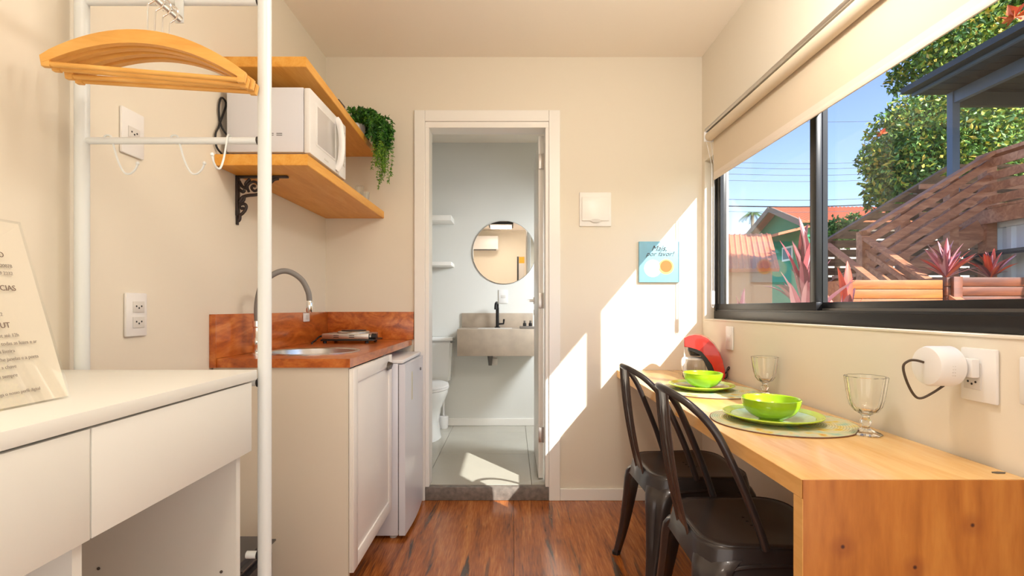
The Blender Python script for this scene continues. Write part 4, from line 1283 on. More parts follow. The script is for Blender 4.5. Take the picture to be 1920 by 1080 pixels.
vn = thing('stone_basin', (-0.1, 4.1, 0.69), 'beige stone wall basin under the round mirror', 'basin')
vx0, vx1, vy0 = -0.418, 0.205, 3.90
vz0, vz1 = 0.694, 0.898
mb = MB()
mb.box((vx0, vy0, vz0), (vx1, vy0 + 0.016, vz1), 0.001)
mb.box((vx0, vy0 + 0.0162, vz0), (vx0 + 0.016, BWY, vz1), 0.001)
mb.box((vx1 - 0.016, vy0 + 0.0162, vz0), (vx1, BWY, vz1), 0.001)
mb.box((vx0 + 0.0162, vy0 + 0.0162, vz1 - 0.016), (vx1 - 0.0162, BWY, vz1 - 0.0005))
mb.box((vx0 + 0.0162, vy0 + 0.0162, vz0 + 0.001), (vx1 - 0.0162, BWY, vz0 + 0.016))
build('basin_box', mb, M_stone, vn)
build('splashback', MB().box((-0.421, BWY - 0.016, vz1 + 0.0003), (0.175, BWY, 1.017), 0.001), M_stone, vn)
build('bowl_recess', MB().box((-0.27, 3.99, vz1 - 0.0003), (0.0, 4.18, vz1 + 0.0003)), M_plasticg, vn, smooth=False)
tp = thing('basin_tap', (-0.117, 4.22, vz1), 'matt black tap on the stone basin', 'tap')
q = Vector((-0.120, 4.215, vz1 + 0.0004))
build('tap_body', MB().lathe([(0, 0), (0.024, 0), (0.024, 0.006), (0.013, 0.010), (0.013, 0.165), (0, 0.165)], q, 20), M_blackm, tp)
build('spout', MB().tube(catmull([q + Vector((0, 0, 0.160)), q + Vector((0, -0.01, 0.195)), q + Vector((-0.004, -0.05, 0.205)), q + Vector((-0.01, -0.095, 0.190)), q + Vector((-0.012, -0.105, 0.150))], 6), 0.011, 12), M_blackm, tp)
build('lever', MB().tube([q + Vector((0.010, 0, 0.030)), q + Vector((0.050, 0, 0.032)), q + Vector((0.054, 0, 0.070))], 0.008, 10), M_blackm, tp)
tr = thing('drain_trap', (-0.14, 4.12, 0.58), 'grey bottle trap below the stone basin', 'pipe')
build('pipe', MB().lathe([(0, 0.60), (0.022, 0.60), (0.030, 0.61), (0.030, 0.655), (0.020, 0.662), (0.020, 0.6935), (0, 0.6935)], (-0.145, 4.12, 0), 20), M_plasticg, tr)
build('outlet_pipe', MB().cyl((-0.145, 4.149, 0.635), (-0.145, BWY - 0.0005, 0.635), 0.016, 16), M_plasticg, tr)
build('collar', MB().lathe([(0, 0.6), (0.014, 0.6), (0.024, 0.69), (0, 0.69)], (-0.175, 4.10, 0.0), 16), M_alug, tr)
# soap tray with small bottles
sx_ = (988 - 960) * 4.05 / 960
o = build('soap_tray', MB().box((sx_ - 0.058, 4.02, vz1 + 0.0004), (sx_ + 0.058, 4.10, vz1 + 0.018), 0.003), mat('grey_resin', rgb(120, 112, 104), 0.5))
tag(o, 'small grey tray on the stone basin holding dark bottles', 'tray')
for i, dx in enumerate((-0.018, 0.028)):
    t = thing('soap_bottle', (sx_ + dx, 4.06, vz1 + 0.018), ['small dark bottle on the basin tray nearer the tap', 'small dark bottle on the basin tray nearer the door'][i], 'bottle', 'dark bottles on the basin tray')
    build('body', MB().lathe([(0, 0.0003), (0.014, 0.0003), (0.014, 0.022), (0.007, 0.028), (0, 0.028)], (sx_ + dx, 4.06, vz1 + 0.0182), 18), M_dark, t)
    build('cap', MB().lathe([(0, 0.0285), (0.009, 0.0285), (0.008, 0.044), (0, 0.044)], (sx_ + dx, 4.06, vz1 + 0.0182), 18), M_alug, t)
# bathroom outlet and shelves
t = thing('bathroom_outlet', ((943.5 - 960) * 4.3 / 960, BWY, 1.1), 'white outlet on the bathroom wall between mirror and tap', 'outlet')
xo = (943.5 - 960) * 4.3 / 960; zo = CAMZ + (577 - 556) * 4.3 / 960
build('plate', MB().box((xo - 0.038, BWY - 0.008, zo - 0.057), (xo + 0.038, BWY, zo + 0.057), 0.003), M_plastic, t)
build('socket', MB().box((xo - 0.020, BWY - 0.0105, zo - 0.013), (xo + 0.020, BWY - 0.0085, zo + 0.013), 0.001), M_slot, t)
for (z, lb) in ((1.760, 'upper small white shelf on the bathroom wall left of the mirror'), (1.400, 'lower small white shelf on the bathroom wall left of the mirror')):
    o = build('bathroom_shelf', MB().box((-0.90, 4.09, z), (-0.4855, BWY, z + (0.042 if z > 1.5 else 0.03)), 0.002), M_trim)
    tag(o, lb, 'shelf', 'white shelves in the bathroom')
# toilet
tl = thing('toilet', (-0.665, 3.98, 0.0745), 'white ceramic toilet partly hidden by the left door jamb', 'toilet')
tcx = -0.665
def ell(z, yc, hx, hy, n=28, egg=0.0):
    return [Vector((tcx + hx * math.cos(2 * PI * k / n) * (1 + egg * math.sin(2 * PI * k / n)), yc + hy * math.sin(2 * PI * k / n), z)) for k in range(n)]
def loft(rings):
    mb = MB()
    rg = [[mb.bm.verts.new(p) for p in r_] for r_ in rings]
    n = len(rg[0])
    for A, B in zip(rg, rg[1:]):
        for k in range(n): mb.bm.faces.new((A[k], A[(k + 1) % n], B[(k + 1) % n], B[k]))
    mb.bm.faces.new(rg[0][::-1]); mb.bm.faces.new(rg[-1])
    return mb
build('bowl', loft([ell(0.0745, 3.90, 0.125, 0.20), ell(0.10, 3.90, 0.118, 0.195), ell(0.20, 3.91, 0.105, 0.18), ell(0.30, 3.90, 0.125, 0.20), ell(0.38, 3.87, 0.165, 0.235), ell(0.43, 3.86, 0.182, 0.248), ell(0.452, 3.86, 0.183, 0.250)]), M_cer, tl, ang=60)
build('seat', loft([ell(0.4525, 3.86, 0.178, 0.245), ell(0.456, 3.86, 0.187, 0.252), ell(0.468, 3.86, 0.188, 0.253), ell(0.472, 3.86, 0.180, 0.246)]), M_plastic, tl, ang=60)
build('seat_lid', loft([ell(0.4725, 3.86, 0.180, 0.246), ell(0.475, 3.86, 0.186, 0.250), ell(0.486, 3.86, 0.184, 0.248), ell(0.492, 3.86, 0.165, 0.23)]), M_plastic, tl, ang=60)
mb = MB()
A = [(-0.165, 4.13), (0.165, 4.13), (0.165, 4.288), (-0.165, 4.288)]; B = [(-0.185, 4.105), (0.185, 4.105), (0.185, 4.290), (-0.185, 4.290)]
va = [mb.bm.verts.new((tcx + a, b, 0.455)) for a, b in A]; vb = [mb.bm.verts.new((tcx + a, b, 0.795)) for a, b in B]
fs = [mb.bm.faces.new(va[::-1]), mb.bm.faces.new(vb)] + [mb.bm.faces.new((va[k], va[(k + 1) % 4], vb[(k + 1) % 4], vb[k])) for k in range(4)]
bmesh.ops.bevel(mb.bm, geom=list(mb.bm.edges), offset=0.018, segments=3, affect='EDGES')
build('cistern', mb, M_cer, tl)
build('cistern_lid', MB().box((tcx - 0.192, 4.095, 0.7955), (tcx + 0.192, 4.291, 0.823), 0.008), M_cer, tl)
build('flush_button', MB().lathe([(0, 0), (0.022, 0), (0.020, 0.007), (0, 0.007)], (tcx, 4.19, 0.8233), 20), M_chrome, tl)
build('pedestal_rear', MB().box((tcx - 0.06, 4.05, 0.0745), (tcx + 0.06, 4.26, 0.4545), 0.03), M_cer, tl)
# toilet brush
br = thing('toilet_brush', (-0.59, 4.19, 0.0745), 'white toilet brush in its holder behind the toilet', 'toilet brush')
bq = (-0.560, 4.20, 0.0747)
build('holder', MB().lathe([(0, 0), (0.032, 0), (0.036, 0.010), (0.038, 0.095), (0.034, 0.100), (0, 0.100)], bq, 28), M_plastic, br)
build('brush_handle', MB().cyl((-0.560, 4.20, 0.175), (-0.560, 4.20, 0.36), 0.007, 12), M_plastic, br)

# ------------------------------------------------------------------ behind the camera (seen in the mirror)
lf = thing('ceiling_lamp', (-0.18, 0.16, CZ - 0.05), 'black framed square ceiling lamp reflected in the bathroom mirror', 'lamp')
mb = MB()
for a, b in (((-0.38, -0.04), (-0.36, 0.36)), ((0.0, -0.04), (0.02, 0.36)), ((-0.36, -0.04), (0.0, -0.02)), ((-0.36, 0.34), (0.0, 0.36))):
    mb.box((a[0], a[1], CZ - 0.045), (b[0], b[1], CZ - 0.0005))
build('lamp_frame', mb, M_blackm, lf, smooth=False)
build('diffuser', MB().box((-0.359, -0.019, CZ - 0.040), (-0.001, 0.339, CZ - 0.030)), M_plastic, lf, smooth=False)
ac = thing('air_conditioner', (-0.62, FY + 0.1, 2.08), 'white wall air conditioner reflected in the bathroom mirror', 'air conditioner')
build('casing', MB().box((-1.02, FY + 0.0005, 2.085), (-0.24, FY + 0.19, 2.33), 0.02), M_plastic, ac)
build('air_slot', MB().box((-0.98, FY + 0.13, 2.078), (-0.28, FY + 0.186, 2.0846)), M_dark, ac, smooth=False)
po = thing('wall_poster', (0.14, FY + 0.01, 1.53), 'dark framed poster with yellow top reflected in the bathroom mirror', 'poster')
build('poster_board', MB().box((0.09, FY + 0.0005, 1.53), (0.225, FY + 0.012, 1.98), 0.001), M_plasticg, po)
build('dark_strip', MB().box((0.09, FY + 0.0122, 1.53), (0.12, FY + 0.014, 1.98)), M_dark, po, smooth=False)
build('yellow_block', MB().box((0.125, FY + 0.0122, 1.86), (0.222, FY + 0.014, 1.975)), mat('poster_yellow', rgb(238, 178, 40), 0.5), po, smooth=False)

gx, gy, gz_ = 0.50, 1.25, 2.08  # added pendant globe, unseen, to brighten ceiling and walls
gl = thing('added_fill_globe', (gx, gy, gz_), 'added glowing pendant globe above the chairs, out of view, brightening the ceiling', 'lamp')
build('globe', MB().lathe([(0.0, 0.09)] + [(0.09 * math.cos(a), 0.09 * math.sin(a)) for a in [R(75 - 10 * k) for k in range(16)]] + [(0, -0.09)], (gx, gy, gz_), 32),
      mat('fill_globe_glow', rgb(255, 240, 220), 0.3, emit=(1.0, 0.965, 0.90, 1), estr=47), gl)
build('cord', MB().cyl((gx, gy, gz_ + 0.088), (gx, gy, CZ - 0.02), 0.003, 8), M_blackm, gl)
build('ceiling_rose', MB().lathe([(0, 0), (0.05, 0), (0.05, 0.0195), (0, 0.0195)], (gx, gy, CZ - 0.02), 28), M_blackm, gl)
# ------------------------------------------------------------------ OUTSIDE
M_ground = mat('garden_soil_grass', rgb(120, 116, 78), 0.9, noise=0.3, scale=3)
o = build('ground', MB().box((1.19, -40, -0.45), (140, 140, -0.30)), M_ground, smooth=False); tag(o, kind='structure')

# staircase of stained timber
SY = 5.0
sw = thing('timber_staircase', (4.1, 5.5, -0.30), 'red brown timber staircase with board railings climbing to an upper deck', 'staircase')
a0 = P(1628, 430, SY); a1 = P(1857, 288, SY)
slope = (a1.z - a0.z) / (a1.x - a0.x)
build('handrail', MB().bar(a0 - Vector((0.05, 0, 0.03)), a1, 0.11, 0.035), M_deck, sw)
for dz in (0.100, 0.235, 0.350, 0.465):
    build('rail', MB().bar(a0 + Vector((0.02, 0.02, -dz)), a1 + Vector((0, 0.02, -dz)), 0.035, 0.070), M_deck, sw)
for px in (1630, 1704, 1797):
    x = (px - 960) * SY / 960
    zt = a0.z + (x - a0.x) * slope - 0.02
    build('post', MB().box((x - 0.045, SY + 0.045, -0.30), (x + 0.045, SY + 0.125, zt)), M_deck, sw, smooth=False)
x = 4.73
build('post', MB().box((x - 0.05, SY + 0.045, -0.30), (x + 0.05, SY + 0.145, a1.z - 0.02)), M_deck, sw, smooth=False)
for y_, dzz in ((4.1, 0),):
    build('post', MB().box((x - 0.05, y_ - 0.05, 1.95), (x + 0.05, y_ + 0.05, a1.z - 0.02)), M_deck, sw, smooth=False)
build('handrail', MB().box((x - 0.06, 3.0, a1.z - 0.02), (x + 0.06, SY + 0.16, a1.z + 0.015)), M_deck, sw, smooth=False)
for dz in (0.095, 0.225, 0.335, 0.455):
    build('rail', MB().box((x - 0.062, 3.0, a1.z - dz - 0.04), (x - 0.052, SY + 0.04, a1.z - dz + 0.04)), M_deck, sw, smooth=False)
# upper deck
build('deck_beam', MB().box((x - 0.06, 3.0, a1.z - 0.68), (x - 0.01, SY + 1.05, a1.z - 0.54)), M_deck, sw, smooth=False)
for k in range(9):
    build('deck_board', MB().box((x - 0.05 + k * 0.14, 3.0, a1.z - 0.535), (x + 0.08 + k * 0.14, SY + 1.05, a1.z - 0.51)), M_deck, sw, smooth=False)
for k in range(5):
    xx = x + 0.3 + k * 0.5
    pass
# far deck railing seen beyond
for dz in (0.08, 0.19, 0.30, 0.41):
    build('rail', MB().box((x + 0.1, SY + 1.06, a1.z - dz - 0.04 + 0.02), (7.5, SY + 1.08, a1.z - dz + 0.04)), M_deck, sw, smooth=False)
# treads and stringers
n = 9
tx0 = a1.x - 0.05
for k in range(n):
    xx = a1.x - 0.12 - k * 0.235
    zz = a1.z - 0.55 - (k + 1) * 0.235 * slope
    if zz < 0.55: break
    build('tread', MB().box((xx - 0.13, SY + 0.13, zz - 0.035), (xx + 0.13, SY + 0.95, zz)), M_deck, sw, smooth=False)
for yy in (SY + 0.10, SY + 0.98):
    b0 = Vector((a1.x, yy, a1.z - 0.72)); b1 = Vector((a1.x - 1.55, yy, a1.z - 0.72 - 1.55 * slope))
    build('stringer', MB().bar(b0, b1, 0.04, 0.20), M_deck, sw)
# lower flight coming toward the planter
def low_rail(p, ln, m=M_deck, w=0.09, h=0.03, dz=0.0):
    q = p + Vector((0, -ln, -ln * 0.60))
    build('handrail' if dz == 0 else 'rail', MB().bar(p + Vector((0, 0, dz)), q + Vector((0, 0, dz)), w, h), m, sw)
p1 = P(1619, 444, SY)
for dz in (0, -0.13, -0.26):
    low_rail(p1, 1.15, dz=dz, w=0.07 if dz == 0 else 0.03, h=0.03 if dz == 0 else 0.045)
p2 = P(1550, 458, SY + 0.2)
low_rail(p2, 0.85, w=0.07)
build('post', MB().box((p1.x - 0.04, SY - 0.04, -0.30), (p1.x + 0.04, SY + 0.04, p1.z)), M_deck, sw, smooth=False)

# slatted boundary wall behind the stairs
bw = thing('slatted_wall', (4.5, 6.3, -0.30), 'brown horizontal board wall with sloping top behind the staircase', 'fence')
WYs = 6.25
c0_, c1_ = P(1545, 455, WYs), P(1780, 313, WYs)
sl2 = (c1_.z - c0_.z) / (c1_.x - c0_.x)
build('cap_rail', MB().bar(c0_, c1_, 0.10, 0.04), M_slat, bw)
build('cap_rail', MB().bar(c1_, c1_ + Vector((2.2, 0, 0.0)), 0.10, 0.04), M_slat, bw)
z = 0.45
k = 0
while z + 0.09 < c1_.z - 0.02:
    xs_ = c0_.x if z + 0.09 < c0_.z else c0_.x + (z + 0.10 - c0_.z) / sl2
    x2 = c0_.x if z < c0_.z - 0.02 else c0_.x + (z + 0.02 - c0_.z) / sl2
    zz1 = z + 0.090
    pts = [(x2, WYs, z), (7.6, WYs, z), (7.6, WYs, zz1), (xs_, WYs, zz1)]
    build('board', MB().prism(pts, (0, 0.02, 0)), M_slat, bw, smooth=False)
    z += 0.112
for xx in (c0_.x + 0.03, 5.0, 5.7, 6.4, 7.2):
    zt = min(c1_.z, c0_.z + (xx - c0_.x) * sl2) - 0.02
    build('post', MB().box((xx - 0.035, WYs + 0.021, -0.30), (xx + 0.035, WYs + 0.09, zt)), M_slat, bw, smooth=False)

# blue grey metal canopy on a post
cn = thing('metal_canopy', (5.2, 5.9, -0.30), 'blue grey flat metal roof canopy on a slim post above the stairs', 'canopy')
M_slate = mat('blue_grey_steel', rgb(78, 94, 118), 0.45)
M_slated = mat('dark_slate_sheet', rgb(40, 43, 48), 0.5)
M_soffit = mat('dark_soffit_boards', rgb(42, 43, 46), 0.6)
YF = 6.1
ex = (1689 - 960) * YF / 960; ez = CAMZ + (577 - 169) * YF / 960
build('roof_sheet', MB().box((ex, 2.2, ez - 0.05), (8.5, YF, ez)), M_slated, cn, smooth=False)
build('gutter', MB().box((ex + 0.012, 2.2, ez + 0.001), (ex + 0.05, YF + 0.03, ez + 0.02)), M_slated, cn, smooth=False)
fxx = (1707 - 960) * YF / 960; fz = CAMZ + (577 - 182) * YF / 960
build('fascia', MB().box((fxx, 2.2, fz), (fxx + 0.04, YF - 0.02, ez - 0.051)), M_slate, cn, smooth=False)
k = 0
for i in range(24):
    y1_ = YF - 0.04 - i * 0.16
    build('soffit_board', MB().box((fxx + 0.045, y1_ - 0.15, ez - 0.075), (8.4, y1_, ez - 0.052)), M_soffit, cn, smooth=False)
pxx = (1786 - 960) * 6.0 / 960
build('post', MB().box((pxx - 0.042, 5.95, -0.30), (pxx + 0.042, 6.03, ez - 0.078)), M_slate, cn, smooth=False)
build('beam', MB().box((pxx - 0.03, 2.3, CAMZ + (577 - 196) * 6.0 / 960), (pxx + 0.03, 5.949, ez - 0.078)), M_slate, cn, smooth=False)
build('beam', MB().box((pxx + 0.05, 5.96, ez - 0.24), (8.4, 6.02, ez - 0.078)), M_slated, cn, smooth=False)

# white corrugated container
wc = thing('white_container', (5.4, 4.1, -0.30), 'white corrugated container wall beneath the upper deck', 'container')
cx_ = (1853 - 960) * 5.2 / 960
mb = MB()
prof = []
y = 3.0
while y < 5.2:
    prof += [(cx_, y), (cx_, y + 0.05), (cx_ + 0.03, y + 0.07), (cx_ + 0.03, y + 0.12)]
    y += 0.14
prof = [(a, min(b, 5.2)) for a, b in prof]
topz = CAMZ + (577 - 420) * 5.2 / 960
pts = [(a, b, -0.30) for a, b in prof] + [(cx_ + 2.4, 5.2, -0.30), (cx_ + 2.4, 3.0, -0.30)]
mb.prism(pts[::-1], (0, 0, topz + 0.30 - 0.06))
M_cont = mat('white_container_paint', rgb(232, 238, 246), 0.45)
build('corrugated_wall', mb, M_cont, wc, smooth=False)
build('top_rail', MB().box((cx_ - 0.02, 3.0, topz - 0.059), (cx_ + 2.4, 5.22, topz)), M_cont, wc, smooth=False)
o = thing('side_awning', (cx_ - 0.2, 4.5, 1.55), 'dark grey flat awning jutting from the white container', 'awning')
ay0 = CAMZ + (577 - 474) * 5.15 / 960
build('panel', MB().prism([(cx_ - 0.021, 5.15, ay0), (cx_ - 0.021, 3.2, ay0), (cx_ - 0.30, 3.2, ay0 - 0.06), (cx_ - 0.30, 5.15, ay0 - 0.06)], (0, 0, 0.02)), M_slated, o, smooth=False)
build('brace', MB().bar((cx_ - 0.021, 5.1, ay0 - 0.2), (cx_ - 0.27, 5.1, ay0 - 0.055), 0.02, 0.02), M_slated, o, smooth=False)

# raised planter boxes
def planter(x0, x1, y, ztop, nb, label, m=M_planter, post=True):
    t = thing('raised_planter', ((x0 + x1) / 2, y + 0.2, -0.30), label, 'planter', 'wooden planters outside the window')
    for k in range(nb):
        z1_ = ztop - k * 0.074
        build('board', MB().box((x0, y, z1_ - 0.070), (x1, y + 0.03, z1_), 0.004), m, t)
    zb = ztop - nb * 0.074
    build('soil', MB().box((x0 + 0.02, y + 0.031, -0.30), (x1 - 0.02, y + 0.5, ztop - 0.05)), M_ground, t, smooth=False)
    build('side_board', MB().box((x0, y + 0.031, -0.3), (x0 + 0.019, y + 0.5, ztop)), m, t, smooth=False)
    if post:
        for xx in (x0 + 0.03, x1 - 0.10):
            build('post', MB().box((xx, y - 0.03, -0.30), (xx + 0.07, y - 0.001, ztop + 0.004), 0.003), m, t)
    return t
pz = CAMZ + (577 - 525) * 4.0 / 960
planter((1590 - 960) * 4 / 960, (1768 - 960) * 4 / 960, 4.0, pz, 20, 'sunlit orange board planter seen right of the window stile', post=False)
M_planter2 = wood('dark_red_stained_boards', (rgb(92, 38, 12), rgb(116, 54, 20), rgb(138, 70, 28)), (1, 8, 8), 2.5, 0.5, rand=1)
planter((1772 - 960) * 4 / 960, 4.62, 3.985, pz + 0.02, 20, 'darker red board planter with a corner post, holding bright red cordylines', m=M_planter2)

# cordylines
def leaf_mesh(name, ln, w, droop, m, m2):
    mb = MB()
    nS = 8
    L_, Cn, R_ = [], [], []
    for k in range(nS + 1):
        f = k / nS
        x = ln * (f - 0.25 * droop * f * f)
        z = ln * (f * 0.25 + 0.2 * f - droop * f * f * 0.55)
        ww = w * (math.sin(PI * min(1, 0.12 + f * 0.88)) ** 0.8) if k < nS else 0.001
        L_.append(mb.bm.verts.new((x, ww, z + ww * 0.35)))
        Cn.append(mb.bm.verts.new((x, 0, z)))
        R_.append(mb.bm.verts.new((x, -ww, z + ww * 0.35)))
    for k in range(nS):
        f1 = mb.bm.faces.new((Cn[k], Cn[k + 1], L_[k + 1], L_[k])); f2 = mb.bm.faces.new((R_[k], R_[k + 1], Cn[k + 1], Cn[k]))
        f2.material_index = 1
    me = bpy.data.meshes.new(name)
    mb.bm.to_mesh(me); mb.bm.free()
    me.polygons.foreach_set('use_smooth', [True] * len(me.polygons))
    me.materials.append(m); me.materials.append(m2)
    return me
random.seed(11)
cordy_cols = [(rgb(160, 80, 96), rgb(196, 136, 146)), (rgb(116, 50, 64), rgb(170, 98, 110)), (rgb(206, 66, 48), rgb(228, 98, 70)), (rgb(96, 58, 64), rgb(150, 96, 104)), (rgb(226, 170, 176), rgb(190, 84, 90))]
LM = [leaf_mesh('cordyline_leaf', 0.42, 0.031, dr_, mat('cordyline_%d' % i, c[0], 0.4), mat('cordyline_edge_%d' % i, c[1], 0.4)) for i, (c, dr_) in enumerate(zip(cordy_cols, (0.3, 0.6, 0.35, 0.8, 0.25)))]
def cordyline(base, n, scale, kinds, label, height):
    t = thing('cordyline', base, label, 'plant', 'cordylines outside the window')
    build('stem', MB().tube([base, base + Vector((0.01, 0.01, height * 0.7)), base + Vector((0, 0, height))], [0.016, 0.013, 0.010], 8), M_slat, t)
    for k in range(n):
        f = k / n
        o = bpy.data.objects.new('leaf', LM[random.choice(kinds)])
        C.objects.link(o)
        o.parent = t
        o.location = (0, 0, height * (0.55 + 0.45 * f))
        o.rotation_euler = (random.uniform(-0.3, 0.3), R(-random.uniform(-5, 25) - 58 * f), k * 2.4 + random.uniform(-0.3, 0.3))
        s = scale * random.uniform(0.8, 1.15)
        o.scale = (s, s, s)
gz = -0.30
cordyline(Vector((1.80, 3.15, gz)), 74, 0.86, [0, 1, 3, 4], 'tall pink and purple cordyline seen through the left window pane', 1.58)
cordyline(Vector((1.98, 3.05, gz)), 26, 0.85, [1, 2, 3], 'dark red cordyline just right of the window stile, low', 1.33)
pb_ = pz - 0.03
cordyline(Vector((3.58, 4.22, pb_)), 44, 0.62, [0, 4, 1, 2], 'pink striped cordyline growing in the dark red planter, left of the redder one', 0.10)
cordyline(Vector((3.93, 4.20, pb_)), 36, 0.52, [2, 2, 1, 4], 'bright red cordyline growing in the dark red planter at the right', 0.08)
cordyline(Vector((1.62, 3.60, gz)), 22, 0.8, [3, 1, 0], 'small dusky cordyline low behind the left window pane', 1.22)

# leafy trees
def leaf_cloud(name, blobs, n, size, mats, parent, seed=1):
    random.seed(seed)
    mbl = [MB() for _ in mats]
    for i in range(n):
        c, r = random.choice(blobs) if len(blobs) < 3 else random.choices(blobs, weights=[b[1] ** 2 for b in blobs])[0]
        d = Vector((random.gauss(0, 1), random.gauss(0, 1), random.gauss(0, 1))).normalized()
        p = Vector(c) + d * r * (random.random() ** 0.35)
        a = d * 0.5 + Vector((random.gauss(0, 1), random.gauss(0, 1), random.gauss(0, 1) - 0.3))
        leafy(mbl[random.choices(range(len(mats)), weights=[0.42, 0.33, 0.17, 0.08][:len(mats)])[0]], p, a, size * random.uniform(0.7, 1.3), size * 0.28)
    for mb, m in zip(mbl, mats):
        o = build('foliage', mb, m, parent, smooth=False)
        o['kind'] = 'stuff'
ML = [mat('leaf_mid_green', rgb(116, 154, 62), 0.45), mat('leaf_dark_green', rgb(66, 104, 48), 0.45), mat('leaf_yellow_green', rgb(200, 206, 84), 0.45), mat('leaf_gold', rgb(222, 190, 80), 0.45)]
t1 = thing('leafy_tree', P(1780, 577, 9.5) * 1.0 + Vector((0, 0, -1.362)), 'big green and yellow leafy tree behind the staircase', 'tree')
rt = t1.location.copy()
build('trunk', MB().tube([rt, rt + Vector((0.1, 0, 1.6)), rt + Vector((-0.1, 0.1, 3.2))], [0.18, 0.14, 0.09], 12), M_slat, t1)
random.seed(3)
blobs = []
for (px, py, r) in ((1700, 320, 0.62), (1660, 340, 0.40), (1640, 300, 0.30), (1690, 260, 0.62), (1730, 220, 0.6), (1760, 290, 0.9), (1800, 240, 0.9), (1860, 250, 0.9), (1900, 230, 0.9), (1850, 320, 0.9), (1930, 300, 1.0), (1780, 360, 0.7), (1650, 375, 0.25), (1860, 380, 0.8), (1980, 250, 1.2), (1960, 360, 1.0), (1725, 375, 0.4)):
    blobs.append((P(px, py, 9.5 + random.uniform(-0.7, 0.7)), r))
leaf_cloud('foliage', blobs, 42000, 0.105, ML, t1, 4)
t2 = thing('leafy_tree', P(1900, 577, 12) + Vector((0, 0, -1.362)), 'tall leafy tree rising above the grey canopy', 'tree')
rt = t2.location.copy()
build('trunk', MB().tube([rt, rt + Vector((0.1, 0, 4)), rt + Vector((-0.1, 0.1, 7))], [0.22, 0.17, 0.09], 12), M_slat, t2)
blobs = []
for (px, py, r) in ((1690, 150, 0.35), (1740, 110, 0.8), (1790, 60, 1.0), (1850, 40, 1.2), (1920, 20, 1.4), (1880, 110, 1.2), (1810, 130, 0.9), (1980, 80, 1.5), (1930, -60, 1.4), (1850, -30, 1.0)):
    blobs.append((P(px, py, 12 + random.uniform(-0.8, 0.8)), r))
leaf_cloud('foliage', blobs, 22000, 0.14, ML, t2, 8)
# orange blossoms
def blossom(px, py, Y, s, label):
    c = P(px, py, Y)
    mb = MB()
    for k in range(9):
        d = Vector((math.cos(k * 0.7), math.sin(k * 2.1), math.sin(k * 0.7) * 0.6 + 0.3))
        leafy(mb, c, d, s, s * 0.35)
    o = build('blossom', mb, mat('orange_petal', rgb(236, 112, 64), 0.5), loc=tuple(c))
    tag(o, label, 'flower', 'orange blossoms in the trees')
blossom(1653, 250, 8.6, 0.10, 'small orange blossom at the left tip of the tree crown')
blossom(1904, 32, 10.4, 0.30, 'orange blossom cluster above the grey canopy')

# distant house with green gable
HX, HY0, HY1 = 14.4, 25.0, 29.9
hs_ = thing('green_house', (HX + 3, 27.4, -0.30), 'green walled house with orange tiled gable roof beyond the garden', 'house')
M_hg = mat('green_render', rgb(52, 150, 106), 0.8, noise=0.1, scale=2)
M_tile_r = mat('orange_roof_tiles', rgb(214, 122, 84), 0.7, noise=0.18, scale=4)
ZE, ZR = 5.45, 6.45
build('wall', MB().prism([(HX, HY0, -0.3), (HX, HY1, -0.3), (HX, HY1, ZE), (HX, (HY0 + HY1) / 2, ZR - 0.1), (HX, HY0, ZE)], (0.3, 0, 0)), M_hg, hs_, smooth=False)
mb = MB()
ym = (HY0 + HY1) / 2
def tiled(mb, A, B, C_, D, nx, amp):
    """ridged sheet: A-B eave, D-C ridge; barrels run A->D."""
    A, B, C_, D = map(Vector, (A, B, C_, D))
    nrm = (B - A).cross(D - A).normalized()
    if nrm.z < 0: nrm = -nrm
    rows = []
    for k in range(nx * 4 + 1):
        f = k / (nx * 4)
        h = nrm * (amp * max(0, math.sin(k / 4 * 2 * PI)))
        rows.append((mb.bm.verts.new(A.lerp(B, f) + h), mb.bm.verts.new(D.lerp(C_, f) + h), mb.bm.verts.new(A.lerp(B, f) - nrm * 0.08), mb.bm.verts.new(D.lerp(C_, f) - nrm * 0.08)))
    for a, b in zip(rows, rows[1:]):
        mb.bm.faces.new((a[0], b[0], b[1], a[1])); mb.bm.faces.new((a[2], a[3], b[3], b[2])); mb.bm.faces.new((a[0], a[2], b[2], b[0])); mb.bm.faces.new((a[1], b[1], b[3], a[3]))
    for r_ in (rows[0], rows[-1]):
        mb.bm.faces.new((r_[0], r_[1], r_[3], r_[2]))
build('wall', MB().box((HX + 0.301, HY0 + 0.05, -0.3), (HX + 8, HY1 - 0.05, ZE)), mat('cream_render', rgb(226, 214, 196), 0.8), hs_, smooth=False)
tiled(mb, (HX - 0.6, HY0 - 0.6, ZE - 0.25), (HX + 9, HY0 - 0.6, ZE - 0.25), (HX + 9, ym, ZR), (HX - 0.6, ym, ZR), 44, 0.05)
build('roof', mb, M_tile_r, hs_)
mb = MB()
tiled(mb, (HX - 0.6, HY1 + 0.6, ZE - 0.25), (HX + 9, HY1 + 0.6, ZE - 0.25), (HX + 9, ym, ZR), (HX - 0.6, ym, ZR), 44, 0.05)
build('roof', mb, M_tile_r, hs_)
M_barge = mat('grey_barge_board', rgb(150, 128, 112), 0.7)
build('barge_board', MB().bar((HX - 0.62, HY0 - 0.6, ZE - 0.35), (HX - 0.62, ym, ZR - 0.1), 0.08, 0.28), M_barge, hs_)
build('barge_board', MB().bar((HX - 0.62, HY1 + 0.6, ZE - 0.35), (HX - 0.62, ym, ZR - 0.1), 0.08, 0.28), M_barge, hs_)
o = build('window', MB().box((HX - 0.06, 26.2, 3.5), (HX - 0.001, 27.2, 4.25)), M_trim, hs_, smooth=False)
build('pane', MB().box((HX - 0.07, 26.3, 3.6), (HX - 0.061, 27.1, 4.15)), M_dark, o, smooth=False)
